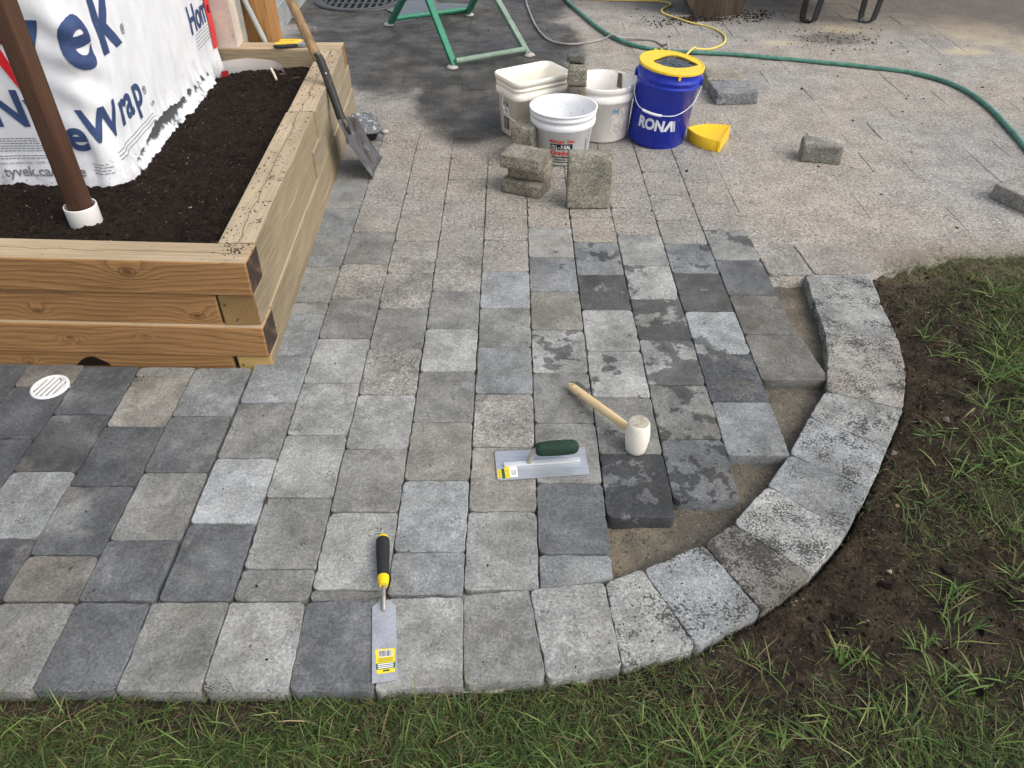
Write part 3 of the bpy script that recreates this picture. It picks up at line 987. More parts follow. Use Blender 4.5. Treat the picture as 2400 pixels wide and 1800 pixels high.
# crumbs spilled on the hard surfaces
pts = []
def spill(cx, cy, rx, ry, k, size):
    for _ in range(k):
        a = random.gauss(0, 1) * rx; b = random.gauss(0, 1) * ry
        pts.append((cx + a, cy + b, size * random.uniform(0.4, 1.6)))
spill(1.36, 5.74, 0.20, 0.06, 420, 0.0075)
spill(1.72, 5.86, 0.10, 0.06, 160, 0.008)
spill(1.05, 5.62, 0.12, 0.07, 90, 0.007)
spill(2.08, 5.30, 0.18, 0.12, 200, 0.0062)
spill(1.0, 4.9, 0.9, 0.7, 60, 0.008)
spill(2.2, 4.3, 0.9, 0.9, 70, 0.008)
spill(-0.68, 0.799, 0.06, 0.008, 520, 0.0013)
spill(-0.95, 0.797, 0.12, 0.006, 420, 0.0013)
spill(0.3, 2.95, 0.25, 0.1, 18, 0.006)
spill(-0.3, 1.4, 0.5, 0.35, 40, 0.003)
for (ix, iy), (ox, oy) in BJ[12:22]:
    spill(ix * 0.3 + ox * 0.7, iy * 0.3 + oy * 0.7, 0.06, 0.05, 40, 0.0022)
tops = []
for _ in range(240):
    if random.random() < 0.65:
        y = 1.97 + 1.8 * random.random() ** 1.3
        tops.append((-0.745 - 0.034 * (y - 1.9) - random.uniform(0.008, 0.102), y, 0.3690, 0.0028 * random.uniform(.5, 2)))
    else:
        x = random.uniform(-1.6, -0.76)
        tops.append((x, 1.86 + random.uniform(0.0, 0.095), 0.3690 + (-0.744 - x) * 0.0, 0.0026 * random.uniform(.5, 2)))
for _ in range(70):
    tops.append((-0.80 + random.gauss(0, 0.022), 1.93 + random.gauss(0, 0.018), 0.3690, 0.0030 * random.uniform(.5, 2)))
tops = np.array(tops)
tb = chips('timber_crumbs', tops[:, :3], tops[:, 3] * 1.5, tops[:, 3], tops[:, 3] * 0.6, tones(len(tops), (0.012, 0.009, 0.007), (0.05, 0.036, 0.026), 0.02))
tag(tb, 'dark crumbs of compost scattered along the timber tops', 'soil', kind='stuff')
pts = np.array(pts)
ok = lawn_mask(pts[:, 0], pts[:, 1]) < 0.5
pts = pts[ok]
n = len(pts)
zz = np.maximum(0.001, drive_z(pts[:, 0], pts[:, 1]))
zz = np.where(pts[:, 1] < 1.05, 0.004, zz)
db = chips('spilled_crumbs', np.stack([pts[:, 0], pts[:, 1], zz], 1), pts[:, 2] * 1.5, pts[:, 2], pts[:, 2] * 0.6, tones(n, (0.012, 0.009, 0.007), (0.045, 0.032, 0.024), 0.03))
tag(db, 'dark crumbs of soil spilled over pavers and driveway', 'soil', kind='stuff')

# grass
def make_grass_mat():
    m = chip_mat('grass_blades', 0.55)
    a = [x for x in m.N if x.bl_idname == 'ShaderNodeAttribute'][0].outputs['Color']
    m.bsdf.inputs['Specular IOR Level'].default_value = 0.25
    tr = m.n('ShaderNodeBsdfTranslucent')
    m.put(tr.inputs['Color'], m.scale(a, 1.3))
    mx = m.n('ShaderNodeMixShader'); mx.inputs[0].default_value = 0.28
    out = m.N['Material Output']
    m.L.new(m.bsdf.outputs[0], mx.inputs[1]); m.L.new(tr.outputs[0], mx.inputs[2]); m.L.new(mx.outputs[0], out.inputs[0])
    return m.mat
MAT['grass'] = make_grass_mat()
def blades(P, L, W, lean, az, cols, name='grass'):
    """curved tapering blades: 7 vertices, 5 triangles"""
    n = len(P)
    ts = np.array([0, .38, .72, 1.0]); ws = np.array([.75, 1.0, .7, 0.0])
    curve = rng.uniform(0.5, 2.2, n)
    d = np.stack([np.cos(az), np.sin(az)], 1); s = np.stack([-np.sin(az), np.cos(az)], 1)
    vs = np.zeros((n, 7, 3))
    twist = rng.normal(0, 0.4, n)
    for i, t in enumerate(ts):
        ang = lean + curve * t * 0.8            # from vertical
        ang = np.minimum(ang, 1.75)
        r_ = L * t * np.sin((lean + ang) / 2)
        h = L * t * np.maximum(np.cos((lean + ang) / 2), 0.02) 
        c = P[:, :2] + d * r_[:, None]
        if i < 3:
            off = s * (W * ws[i] / 2)[:, None]
            tz = np.sin(twist * (0.5 + t)) * W * ws[i] * 0.5
            vs[:, 2 * i, :2] = c - off; vs[:, 2 * i, 2] = P[:, 2] + h - tz
            vs[:, 2 * i + 1, :2] = c + off; vs[:, 2 * i + 1, 2] = P[:, 2] + h + tz
        else:
            vs[:, 6, :2] = c; vs[:, 6, 2] = P[:, 2] + h
    tri = np.array([[0, 1, 3], [0, 3, 2], [2, 3, 5], [2, 5, 4], [4, 5, 6]])
    fs = (tri[None] + (np.arange(n) * 7)[:, None, None]).reshape(-1, 3)
    o = raw_mesh(name, vs.reshape(-1, 3), fs, MAT['grass'], True)
    set_tone(o, cols, 7)
    return o
def grass_density(X, Y):
    return np.clip(1.0 - 1.05 * earth_density(X, Y), 0.0, 1)
def gcol(n, dry):
    base = np.array([(0.088, 0.145, 0.036), (0.130, 0.190, 0.050), (0.060, 0.112, 0.030), (0.185, 0.215, 0.075), (0.15, 0.125, 0.055), (0.24, 0.20, 0.11), (0.10, 0.075, 0.035)])
    p = np.array([.33, .24, .26, .08, .04, .015, .035])
    k = rng.choice(7, n, p=p)
    j = rng.random(n) < dry
    k[j] = rng.choice([3, 4, 5, 6], j.sum())
    return base[k] * rng.uniform(0.75, 1.25, (n, 1))
allP, allL, allW, allLean, allAz, allC = [], [], [], [], [], []
def put_grass(px, py, L, W, lean, az, cols):
    z = lawn_z(px, py) - 0.002
    allP.append(np.stack([px, py, z], 1)); allL.append(L); allW.append(W); allLean.append(lean); allAz.append(az); allC.append(cols)
# fine dense turf along the bottom and right
n = 640000
px = rng.uniform(-1.3, 2.3, n); py = rng.uniform(0.45, 2.50, n)
dens = grass_density(px, py)
near = npsmooth(1.0, 0.6, py) * npsmooth(0.55, 0.2, px)
pr = dens * (0.50 + 0.50 * near) * (0.45 + 1.0 * fbm(px, py, 3.5, 51))
ok = (lawn_mask(px, py) > 0.35) & (rng.random(n) < pr)
px, py = px[ok], py[ok]; n = len(px)
dry = npsmooth(0.45, 0.7, fbm(px, py, 4, 61))
put_grass(px, py, rng.gamma(4, 0.0052, n) + 0.006, rng.uniform(0.0009, 0.0021, n), rng.uniform(0.35, 1.45, n), rng.uniform(0, 6.283, n), gcol(n, 0.04 + 0.34 * dry) * (0.65 + 0.5 * rng.random((n, 1))))
# dead thatch lying flat
n = 30000
px = rng.uniform(-1.3, 2.3, n); py = rng.uniform(0.45, 2.48, n)
ok = (lawn_mask(px, py) > 0.6)
px, py = px[ok], py[ok]; n = len(px)
put_grass(px, py, rng.uniform(0.012, 0.05, n), rng.uniform(0.0007, 0.0014, n), rng.uniform(1.3, 1.6, n), rng.uniform(0, 6.283, n),
          np.array([(0.17, 0.135, 0.075)]) * rng.uniform(0.35, 1.5, (n, 1)))
# coarse tufts
def tuft(cx, cy, k, L, W, spread=0.02, az=None, dry=0.05, leanlo=0.35, leanhi=1.25):
    a = rng.uniform(0, 6.283, k) if az is None else rng.normal(az, 0.8, k)
    px = cx + rng.normal(0, spread, k); py = cy + rng.normal(0, spread, k)
    put_grass(px, py, L * rng.uniform(0.5, 1.2, k), W * rng.uniform(0.6, 1.2, k), rng.uniform(leanlo, leanhi, k), a, gcol(k, dry) * 1.25)
n = 0
while n < 420:
    x, y = rng.uniform(0.2, 2.2), rng.uniform(0.5, 2.42)
    if lawn_mask(np.array([x]), np.array([y]))[0] < 0.5: continue
    d = float(border_dist(np.array([x]), np.array([y]))[0])
    if rng.random() > 0.15 + 0.85 * smooth(0.06, 0.45, d): continue
    if y > 2.3 and rng.random() < 0.5: continue
    tuft(x, y, int(rng.integers(5, 15)), rng.uniform(0.05, 0.10), rng.uniform(0.0022, 0.0038), rng.uniform(0.006, 0.022), az=rng.uniform(0, 6.28), dry=0.08)
    n += 1
for x, y, k, L, W in ((1.42, 1.12, 46, 0.10, 0.0042), (1.40, 1.06, 40, 0.10, 0.0042), (1.36, 1.16, 26, 0.10, 0.004), (1.15, 0.66, 40, 0.08, 0.0034), (1.25, 0.70, 40, 0.08, 0.0034),
                      (1.32, 1.47, 22, 0.10, 0.0045), (1.42, 1.45, 18, 0.10, 0.0045), (1.46, 1.80, 24, 0.11, 0.005), (1.55, 1.86, 26, 0.11, 0.005), (1.62, 2.02, 20, 0.10, 0.0045),
                      (1.38, 1.68, 14, 0.09, 0.0045), (1.36, 2.03, 18, 0.09, 0.004), (1.57, 1.95, 20, 0.1, 0.0045), (0.10, 0.66, 20, 0.10, 0.0030), (0.42, 0.73, 14, 0.10, 0.0036),
                      (0.36, 0.66, 26, 0.11, 0.0032), (-0.36, 0.67, 12, 0.10, 0.0025), (0.72, 0.88, 9, 0.06, 0.0045), (0.88, 0.80, 10, 0.08, 0.0045), (0.80, 0.70, 14, 0.09, 0.0042),
                      (-0.72, 0.74, 10, 0.07, 0.0022), (-0.55, 0.74, 8, 0.06, 0.0022), (-0.9, 0.73, 14, 0.07, 0.002), (1.06, 1.32, 6, 0.05, 0.004), (1.20, 1.42, 14, 0.08, 0.004)):
    tuft(x, y, k, L, W, 0.018)
n = 420
px = rng.uniform(-1.25, 0.5, n); py = rng.uniform(0.60, 0.765, n)
put_grass(px, py, rng.uniform(0.05, 0.10, n), rng.uniform(0.0015, 0.0028, n), rng.uniform(0.2, 1.1, n), rng.uniform(0, 6.283, n), gcol(n, 0.1) * 1.3)
print('blades', sum(len(a) for a in allP))
n = 1800
px = rng.uniform(1.36, 2.3, n); py = lawn_edge(px) + rng.normal(0.0, 0.03, n)
z_ = np.where(lawn_mask(px, py) > 0.5, lawn_z(px, py), drive_z(px, py)) - 0.002
z_ = np.maximum(z_, -0.02)
allP.append(np.stack([px, py, z_], 1)); allL.append(rng.uniform(0.01, 0.035, n)); allW.append(rng.uniform(0.001, 0.002, n)); allLean.append(rng.uniform(0.5, 1.4, n)); allAz.append(rng.uniform(0, 6.283, n)); allC.append(gcol(n, 0.35))
gr = blades(np.concatenate(allP), np.concatenate(allL), np.concatenate(allW), np.concatenate(allLean), np.concatenate(allAz), np.concatenate(allC))
tag(gr, 'patchy green grass growing round the curved border', 'grass', kind='stuff')

# ------------------------------------------------------------------ house-wrapped wall corner
wall = thing('wrapped_wall', 'wall corner covered in white house wrap with navy lettering', 'wall', (-1.36, 2.50, 0))
RC = 0.055
def wall_path(u):
    """u<0 along the near face to the left, u>0 along the right-hand face going back -> point, normal"""
    a = math.pi / 4 * RC
    cx, cy = WALL_X - RC, WALL_Y + RC
    if u < -a:
        return Vector((cx + (u + a), WALL_Y)), Vector((0, -1))
    if u > a:
        t = u - a
        return Vector((WALL_X - 0.026 * t, cy + t)), Vector((1, 0.026))
    ang = -math.pi / 4 + u / RC
    return Vector((cx + RC * math.cos(ang), cy + RC * math.sin(ang))), Vector((math.cos(ang), math.sin(ang)))
def wrap_disp(u, v):
    near = math.exp(-(u / 0.13) ** 2)
    d = 0.006 * near * math.sin(38 * v + 26 * u + 2.5 * math.sin(9 * v))
    d += 0.012 * near * (noise.noise(Vector((u * 9, v * 7, 0))) )
    d += 0.006 * noise.noise(Vector((u * 5, v * 4, 3))) + 0.0022 * noise.noise(Vector((u * 22, v * 15, 6)))
    d += 0.030 * smooth(0.42, 0.27, v) * (0.5 + 0.6 * near)
    d += 0.0035 * smooth(0.5, 0.3, v) * math.sin(u * 60 + 5 * math.sin(u * 14))
    return d
def wrap_point(u, v, off=0.0):
    p, nn = wall_path(u)
    d = wrap_disp(u, v) + off
    return Vector((p.x + nn.x * d, p.y + nn.y * d, v))
def wrap_low(u):
    if 0.16 < u < 0.95:          # torn edge along the right-hand face
        t = (u - 0.16) / 0.79
        return 0.315 + 0.055 * math.sin(math.pi * min(1, t * 1.15) ** 0.8) + 0.010 * noise.noise(Vector((u * 30, 0, 0))) + 0.006 * noise.noise(Vector((u * 90, 2, 0)))
    return 0.255
us = [i * 0.012 for i in range(-110, 107)]
NV = 70
vs, fs = [], []
for iu, u in enumerate(us):
    lo = wrap_low(u)
    for j in range(NV):
        v = lo + (1.5 - lo) * (j / (NV - 1)) ** 1.25
        vs.append(wrap_point(u, v))
for i in range(len(us) - 1):
    for j in range(NV - 1):
        fs.append((i * NV + j, (i + 1) * NV + j, (i + 1) * NV + j + 1, i * NV + j + 1))
mw = NT('house_wrap', 0.55)
P = mw.pos()
f1 = mw.noise(mw.mapv(P, scale=(14, 14, 5)), 1.0, 6, 0.65)
xyz = mw.sep(P)
c = mw.mix(mw.step(f1, 0.3, 0.7), (0.74, 0.76, 0.80), (0.84, 0.85, 0.865))
low = mw.math('SUBTRACT', 0.52, xyz[2])
sp = mw.noise(P, 70, 6, 0.7)
c = mw.mix(mw.step(mw.math('ADD', sp, mw.math('MULTIPLY', low, 0.75)), 0.72, 0.80, 0, 0.8), c, (0.16, 0.14, 0.12))
c = mw.mix(mw.step(mw.math('ADD', mw.noise(P, 12, 5), mw.math('MULTIPLY', low, 1.6)), 0.70, 0.95, 0, 0.5), c, (0.42, 0.40, 0.38))
mw.col(c)
mw.bump(f1, 0.002, 0.6)
MAT['wrap'] = mw.mat
mb = MB(); mb.add(vs, fs, 0, True)
mb.build('house_wrap', MAT['wrap'], wall)
# core behind the wrap
mb = MB()
mb.box((-2.16, 3.10, 0.80), (1.50, 1.10, 1.40))
mb.build('wall_core', plain('sheathing', (0.22, 0.21, 0.20), 0.9), wall)
# frayed white strip that hangs out under the torn edge
sk = MB()
vs, fs = [], []
uu = [0.10 + i * 0.008 for i in range(120)]
for u in uu:
    p, nn = wall_path(u)
    fr = noise.noise(Vector((u * 14, 0, 7))) * 0.010 + noise.noise(Vector((u * 60, 0, 9))) * 0.004
    for j in range(8):
        t = j / 7
        d = -0.004 + 0.044 * t ** 1.5 + fr * t + 0.004 * noise.noise(Vector((u * 9, t * 3, 1)))
        z = 0.380 - 0.092 * t + 0.005 * noise.noise(Vector((u * 12, t * 3, 4)))
        vs.append((p.x + nn.x * d, p.y + nn.y * d, z))
for i in range(len(uu) - 1):
    for j in range(7):
        fs.append((i * 8 + j, (i + 1) * 8 + j, (i + 1) * 8 + j + 1, i * 8 + j + 1))
sk.add(vs, fs, 0, True)
ms = NT('dirty_shaded_membrane', 0.6)
P = ms.pos()
g = ms.noise(P, 30, 7, 0.7); g2 = ms.noise(P, 6, 3)
xyz = ms.sep(P)
up_ = ms.step(xyz[2], 0.315, 0.355, -0.12, 0.30)  # darker towards the top: shadow gap under the torn edge, painted over the dirt
c = ms.mix(ms.step(ms.math('ADD', ms.math('ADD', g, up_), ms.math('MULTIPLY', ms.math('SUBTRACT', g2, 0.5), 0.8)), 0.46, 0.66), (0.72, 0.75, 0.78), (0.07, 0.07, 0.072))
ms.col(c); ms.bump(g, 0.004)
sk.build('torn_membrane', ms.mat, wall)
# red tape at the far end and across the near face
MAT['tape'] = plain('red_tape', (0.70, 0.022, 0.030), 0.28, 0.5, var=0.1)
MAT['ink'] = plain('navy_ink', (0.050, 0.080, 0.185), 0.6, 0.2, var=0.15, vscale=30)
MAT['grey_ink'] = plain('grey_ink', (0.20, 0.21, 0.22), 0.7, 0.2)
MAT['black'] = plain('black_print', (0.015, 0.014, 0.014), 0.6, 0.2)

def strip(quad_uv, mat, name, parent, fn, off=0.002, nu=14, nv=14):
    """flat print or tape lying on a curved surface: bilinear patch of four (u,v) corners"""
    (a, b, c_, d) = [Vector(q) for q in quad_uv]
    vs, fs = [], []
    for i in range(nu + 1):
        for j in range(nv + 1):
            s, t = i / nu, j / nv
            q = (a * (1 - s) + b * s) * (1 - t) + (d * (1 - s) + c_ * s) * t
            vs.append(fn(q.x, q.y, off))
    for i in range(nu):
        for j in range(nv):
            k = i * (nv + 1) + j
            fs.append((k, k + nv + 1, k + nv + 2, k + 1))
    m_ = MB(); m_.add(vs, fs, 0, True)
    return m_.build(name, mat, parent)

def text_tris(body, size, bold=0.0, shear=0.0, sx_=1.0, align='LEFT', maxedge=0.02, spacing=1.0):
    cu = bpy.data.curves.new('lettering', 'FONT')
    cu.body = body; cu.size = size; cu.offset = bold; cu.shear = shear
    cu.align_x = align; cu.space_character = spacing
    cu.resolution_u = 5
    ob = bpy.data.objects.new('lettering', cu)
    COL.objects.link(ob)
    dg = bpy.context.evaluated_depsgraph_get()
    dg.update()
    me = bpy.data.meshes.new_from_object(ob.evaluated_get(dg))
    COL.objects.unlink(ob); bpy.data.objects.remove(ob); bpy.data.curves.remove(cu)
    bm = bmesh.new(); bm.from_mesh(me); bpy.data.meshes.remove(me)
    bmesh.ops.triangulate(bm, faces=bm.faces)
    for _ in range(4):
        le = [e for e in bm.edges if e.calc_length() > maxedge]
        if not le: break
        bmesh.ops.subdivide_edges(bm, edges=le, cuts=1)
        bmesh.ops.triangulate(bm, faces=[f for f in bm.faces if len(f.verts) > 3])
    bm.verts.index_update()
    V_ = [(v.co.x * sx_, v.co.y) for v in bm.verts]
    F_ = [[v.index for v in f.verts] for f in bm.faces]
    bm.free()
    return V_, F_
def lettering(name, body, size, u0, v0, mat, parent, fn, off=0.0025, **kw):
    V_, F_ = text_tris(body, size, **kw)
    m_ = MB()
    m_.add([fn(u0 + x, v0 + y, off) for x, y in V_], F_, 0, True)
    return m_.build(name, mat, parent)

YC = WALL_Y + RC - math.pi / 4 * RC
def uY(y): return y - YC          # right-hand face
def uX(x): return (x - WALL_X + RC) - math.pi / 4 * RC
W_ = wrap_point
lettering('letter', 'e', 0.318, uY(2.472), 0.686, MAT['ink'], wall, W_, bold=0.0085, sx_=0.86, off=0.003)
lettering('letter', 'k', 0.318, uY(2.655), 0.688, MAT['ink'], wall, W_, bold=0.0085, sx_=0.90, off=0.003)
lettering('letter', 'v', 0.300, uX(-1.595), 0.690, MAT['ink'], wall, W_, bold=0.009, off=0.003)
lettering('registered_mark', '®', 0.045, uY(2.832), 0.700, MAT['black'], wall, W_)
lettering('letter', 'W', 0.150, uY(2.452), 0.452, MAT['ink'], wall, W_, bold=0.0042, sx_=0.98, off=0.003)
lettering('letter', 'r', 0.160, uY(2.627), 0.456, MAT['ink'], wall, W_, bold=0.0042, off=0.003)
lettering('letter', 'a', 0.160, uY(2.690), 0.458, MAT['ink'], wall, W_, bold=0.0042, off=0.003)
lettering('letter', 'p', 0.160, uY(2.780), 0.462, MAT['ink'], wall, W_, bold=0.0042, sx_=0.92, off=0.003)
lettering('registered_mark', '®', 0.040, uY(2.870), 0.478, MAT['black'], wall, W_)
lettering('letter', 'e', 0.160, uX(-1.500), 0.424, MAT['ink'], wall, W_, bold=0.0045, off=0.003)
lettering('letter', 'N', 0.165, uX(-1.722), 0.508, MAT['ink'], wall, W_, bold=0.0045, sx_=1.0, off=0.003)
lettering('letter', 'V', 0.120, uX(-1.588), 0.507, MAT['ink'], wall, W_, bold=0.0045, off=0.003)
lettering('letter', 'Hom', 0.155, uY(3.500), 0.515, MAT['ink'], wall, W_, bold=0.003, sx_=0.80, off=0.003)
lettering('small_print', 'USA', 0.020, uY(2.900), 0.425, MAT['black'], wall, W_)
lettering('web_address', '5  tyvek.ca/home', 0.048, uX(-1.800), 0.334, MAT['grey_ink'], wall, W_, bold=0.0008, off=0.003)
lettering('small_print', 'meables a la vapeur d\'eau - CCMC 12863-R', 0.0118, uX(-1.765), 0.376, MAT['grey_ink'], wall, W_, off=0.003)
# rows of illegible small print: short dashes
def dashes(u0, u1, v0, dv, rows, name):
    m_ = MB()
    rn = random.Random(3)
    for r_ in range(rows):
        u = u0
        while u < u1:
            w = rn.uniform(0.004, 0.016)
            v = v0 - r_ * dv
            q = [(u, v), (u + w, v), (u + w, v + 0.0028), (u, v + 0.0028)]
            m_.add([W_(a, b, 0.003) for a, b in q], [(0, 1, 2, 3)])
            u += w + rn.uniform(0.0015, 0.004)
    m_.build(name, MAT['grey_ink'], wall)
dashes(uX(-1.80), uX(-1.60), 0.462, 0.0085, 3, 'small_print')
dashes(uX(-1.80), uX(-1.59), 0.436, 0.0085, 3, 'small_print')
dashes(uX(-1.80), uX(-1.58), 0.402, 0.0085, 2, 'small_print')
dashes(uX(-1.44), uX(-1.39), 0.372, 0.010, 4, 'small_print')
dashes(uY(2.53), uY(2.90), 0.400, 0.012, 3, 'small_print')
dashes(uY(3.53), uY(3.74), 0.500, 0.014, 5, 'small_print')
# tape
strip([(uX(-1.70), 0.90), (uX(-1.64), 0.90), (uX(-1.545), 0.570), (uX(-1.562), 0.570)], MAT['tape'], 'red_tape', wall, W_, 0.004)
strip([(uX(-1.80), 0.80), (uX(-1.56), 0.80), (uX(-1.555), 0.770), (uX(-1.80), 0.735)], plain('dark_red_tape', (0.16, 0.008, 0.018), 0.35, 0.4), 'overlapped_tape', wall, W_, 0.0045)
def emblem(u0, v0, r_, name):
    m_ = MB()
    pts_ = [(u0 + r_ * math.cos(a), v0 + 1.15 * r_ * math.sin(a)) for a in [i * math.pi / 10 for i in range(20)]]
    m_.add([W_(a, b, 0.0056) for a, b in pts_], [tuple(range(20))])
    o = m_.build(name, MAT['black'], wall)
    lettering('lettering', 'TUCK', r_ * 0.75, u0 - r_ * 0.72, v0 + r_ * 0.1, MAT['tape'], o, W_, off=0.0066, bold=0.0003)
    lettering('lettering', 'TAPE', r_ * 0.75, u0 - r_ * 0.72, v0 - r_ * 0.65, MAT['tape'], o, W_, off=0.0066, bold=0.0003)
emblem(uX(-1.566), 0.697, 0.013, 'tape_emblem')
strip([(uY(3.735), 0.39), (uY(3.802), 0.385), (uY(3.802), 1.2), (uY(3.735), 1.2)], MAT['tape'], 'red_tape', wall, W_, 0.005, 4, 20)
emblem(uY(3.768), 0.555, 0.016, 'tape_emblem')
mb = MB(); mb.box((-1.385, 3.868, 0.80), (0.16, 0.10, 0.86)); mb.build('end_board', plain('pale_foam_board', (0.62, 0.54, 0.46), 0.8, grime=0.25, grimecol=(0.45, 0.25, 0.10), gscale=9), wall)
mb = MB(); mb.box((-1.296, 3.925, 0.66), (0.018, 0.02, 1.3)); mb.build('corner_strip', plain('galvanised_strip', (0.42, 0.44, 0.42), 0.45, metal=0.3), wall)

# ------------------------------------------------------------------ post and pipe collar in the planter
MAT['stain'] = make_wood('stained_post', (0.098, 0.050, 0.031), (0.038, 0.020, 0.013), ring=150, wob=0.003, rough=0.5, stain=0.5, stripe=0.7)
def post_obj(name, p0, p1, w, mat, rotz, bevel=0.012):
    p0, p1 = Vector(p0), Vector(p1)
    L = (p1 - p0).length
    bm = bmesh.new()
    bmesh.ops.create_cube(bm, size=1)
    bmesh.ops.scale(bm, vec=(L, w, w), verts=bm.verts)
    bmesh.ops.rotate(bm, verts=bm.verts, cent=(0, 0, 0), matrix=Matrix.Rotation(rotz, 3, 'X'))
    bmesh.ops.bevel(bm, geom=[e for e in bm.edges], offset=bevel, segments=3, profile=0.5, affect='EDGES')
    me = bpy.data.meshes.new(name); bm.to_mesh(me); bm.free()
    me.materials.append(mat)
    for p in me.polygons: p.use_smooth = p.area < 0.01
    o = bpy.data.objects.new(name, me); COL.objects.link(o)
    o.location = (p0 + p1) / 2
    o.rotation_euler = (p1 - p0).to_track_quat('X', 'Z').to_euler()
    return o
po = post_obj('wooden_post', (-1.376, 2.228, 0.20), (-1.364, 2.232, 1.75), 0.061, MAT['stain'], R(-24))
tag(po, 'dark brown stained wooden post standing in the white pipe collar', 'post')
mb = MB()
mb.lathe([(0.0455, 0.18), (0.0495, 0.18), (0.0495, 0.366), (0.0490, 0.370), (0.0465, 0.370), (0.0455, 0.366), (0.0455, 0.18)], 48)
pc = mb.build('pipe_collar', plain('white_pvc', (0.80, 0.79, 0.75), 0.4, 0.4, var=0.03, grime=0.1), None)
pc.location = (-1.374, 2.226, -0.012)
tag(pc, 'short white plastic pipe collar in the compost round the brown post', 'pipe')

# ------------------------------------------------------------------ round white drain cover in the paving
dr = thing('drain_cover', 'round white plastic drain grate set in the dark pavers', 'drain', (-1.386, 1.750, 0.0))
mpl = plain('white_drain_plastic', (0.78, 0.79, 0.79), 0.45, 0.4, var=0.05, grime=0.08)
mb = MB()
mb.lathe([(0.0545, -0.02), (0.0545, 0.004), (0.052, 0.0065), (0.047, 0.0065), (0.0455, 0.004), (0.0455, -0.02)], 48, Matrix.Translation(dr.location))
mb.build('rim', mpl, dr)
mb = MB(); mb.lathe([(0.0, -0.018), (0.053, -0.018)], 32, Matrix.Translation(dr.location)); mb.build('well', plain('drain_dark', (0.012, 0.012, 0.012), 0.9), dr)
for i in range(-2, 4):
    x = (i - 0.5) * 0.0158
    hl = math.sqrt(max(0.0463 ** 2 - x * x, 0.0001))
    mb = MB(); mb.box((0, 0, 0), (0.0086, 2 * hl, 0.005), bevel=0.0010)
    o = mb.build('bar', mpl, dr); o.location = (x, 0, 0.0015)
dr.rotation_euler = (R(1), R(-1), R(-14))

# ------------------------------------------------------------------ loose pavers
G_LOOSE = 'loose pavers lying about the work area'
def block_mesh(size, seed, bevel=0.012, rough_=0.0025):
    bm = bmesh.new()
    bmesh.ops.create_cube(bm, size=1)
    bmesh.ops.scale(bm, vec=size, verts=bm.verts)
    bmesh.ops.bevel(bm, geom=list(bm.edges), offset=bevel, segments=2, profile=0.55, affect='EDGES')
    bmesh.ops.subdivide_edges(bm, edges=[e for e in bm.edges if e.calc_length() > 0.03], cuts=5, use_grid_fill=True)
    for v in bm.verts:
        q = v.co * 40 + Vector((seed * 3.7, seed, 0))
        v.co += v.co.normalized() * rough_ * noise.noise(q) + Vector((noise.noise(q * 2.1), noise.noise(q * 2.1 + Vector((9, 0, 0))), 0)) * rough_ * 0.4
    me = bpy.data.meshes.new('loose_paver')
    for f in bm.faces: f.smooth = True
    bm.to_mesh(me); bm.free()
    me.materials.append(MAT['paver'])
    return me
def loose(label, loc, size, rot, tint, seed, sand=0.0, wet=0.0, dirt=0.0, speck=1.0, cat='paver', bevel=0.0065, rough_=0.0040, name='loose_paver'):
    o = bpy.data.objects.new(name, block_mesh(size, seed, bevel, rough_))
    COL.objects.link(o)
    o.location = loc
    o.rotation_euler = rot
    o.color = (*tint, 1)
    o['sand'] = float(sand); o['wet'] = float(wet); o['dirt'] = float(dirt); o['speck'] = float(speck)
    return tag(o, label, cat, G_LOOSE)
TANB = (0.29, 0.255, 0.195)
GRN = (0.290, 0.275, 0.215)
loose('upright concrete paver standing on end in front of the white mixing bucket', (0.315, 2.935, 0.114), (0.18, 0.066, 0.228), (R(-5), 0, R(0)), GRN, 1, sand=0.10)
loose('bottom paver of the stack of three', (0.062, 3.075, 0.030), (0.178, 0.13, 0.058), (0, 0, R(-24)), (0.245, 0.22, 0.175), 2, sand=0.15)
loose('middle paver of the stack of three', (0.078, 3.102, 0.088), (0.168, 0.12, 0.056), (0, 0, R(-20)), TANB, 3, sand=0.15)
loose('top paver of the stack of three', (0.055, 3.070, 0.146), (0.175, 0.13, 0.058), (0, R(1), R(-22)), (0.30, 0.27, 0.215), 4, sand=0.2)
loose('small upright block against the square cream bucket', (0.062, 3.37, 0.088), (0.105, 0.10, 0.176), (0, 0, R(-24)), (0.27, 0.25, 0.20), 5, sand=0.15, bevel=0.007)
loose('single half paver alone on the open driveway', (1.425, 3.392, 0.044), (0.178, 0.105, 0.088), (0, R(1.5), R(-11)), (0.34, 0.325, 0.285), 6, sand=0.25, bevel=0.011)
loose('grey smooth paver with a broken end, in front of the pair by the blue bucket', (1.195, 4.185, 0.033), (0.225, 0.19, 0.066), (0, 0, R(3)), (0.27, 0.28, 0.285), 7, sand=0.05)
loose('sandy paver lying behind the grey one beside the blue bucket', (1.190, 4.392, 0.034), (0.21, 0.19, 0.068), (R(2), 0, R(-5)), (0.36, 0.325, 0.265), 8, sand=0.15)
loose('paver at the right edge of the driveway near the lawn', (2.165, 2.945, 0.034), (0.22, 0.20, 0.068), (0, 0, R(-62)), (0.33, 0.31, 0.27), 9, sand=0.45)
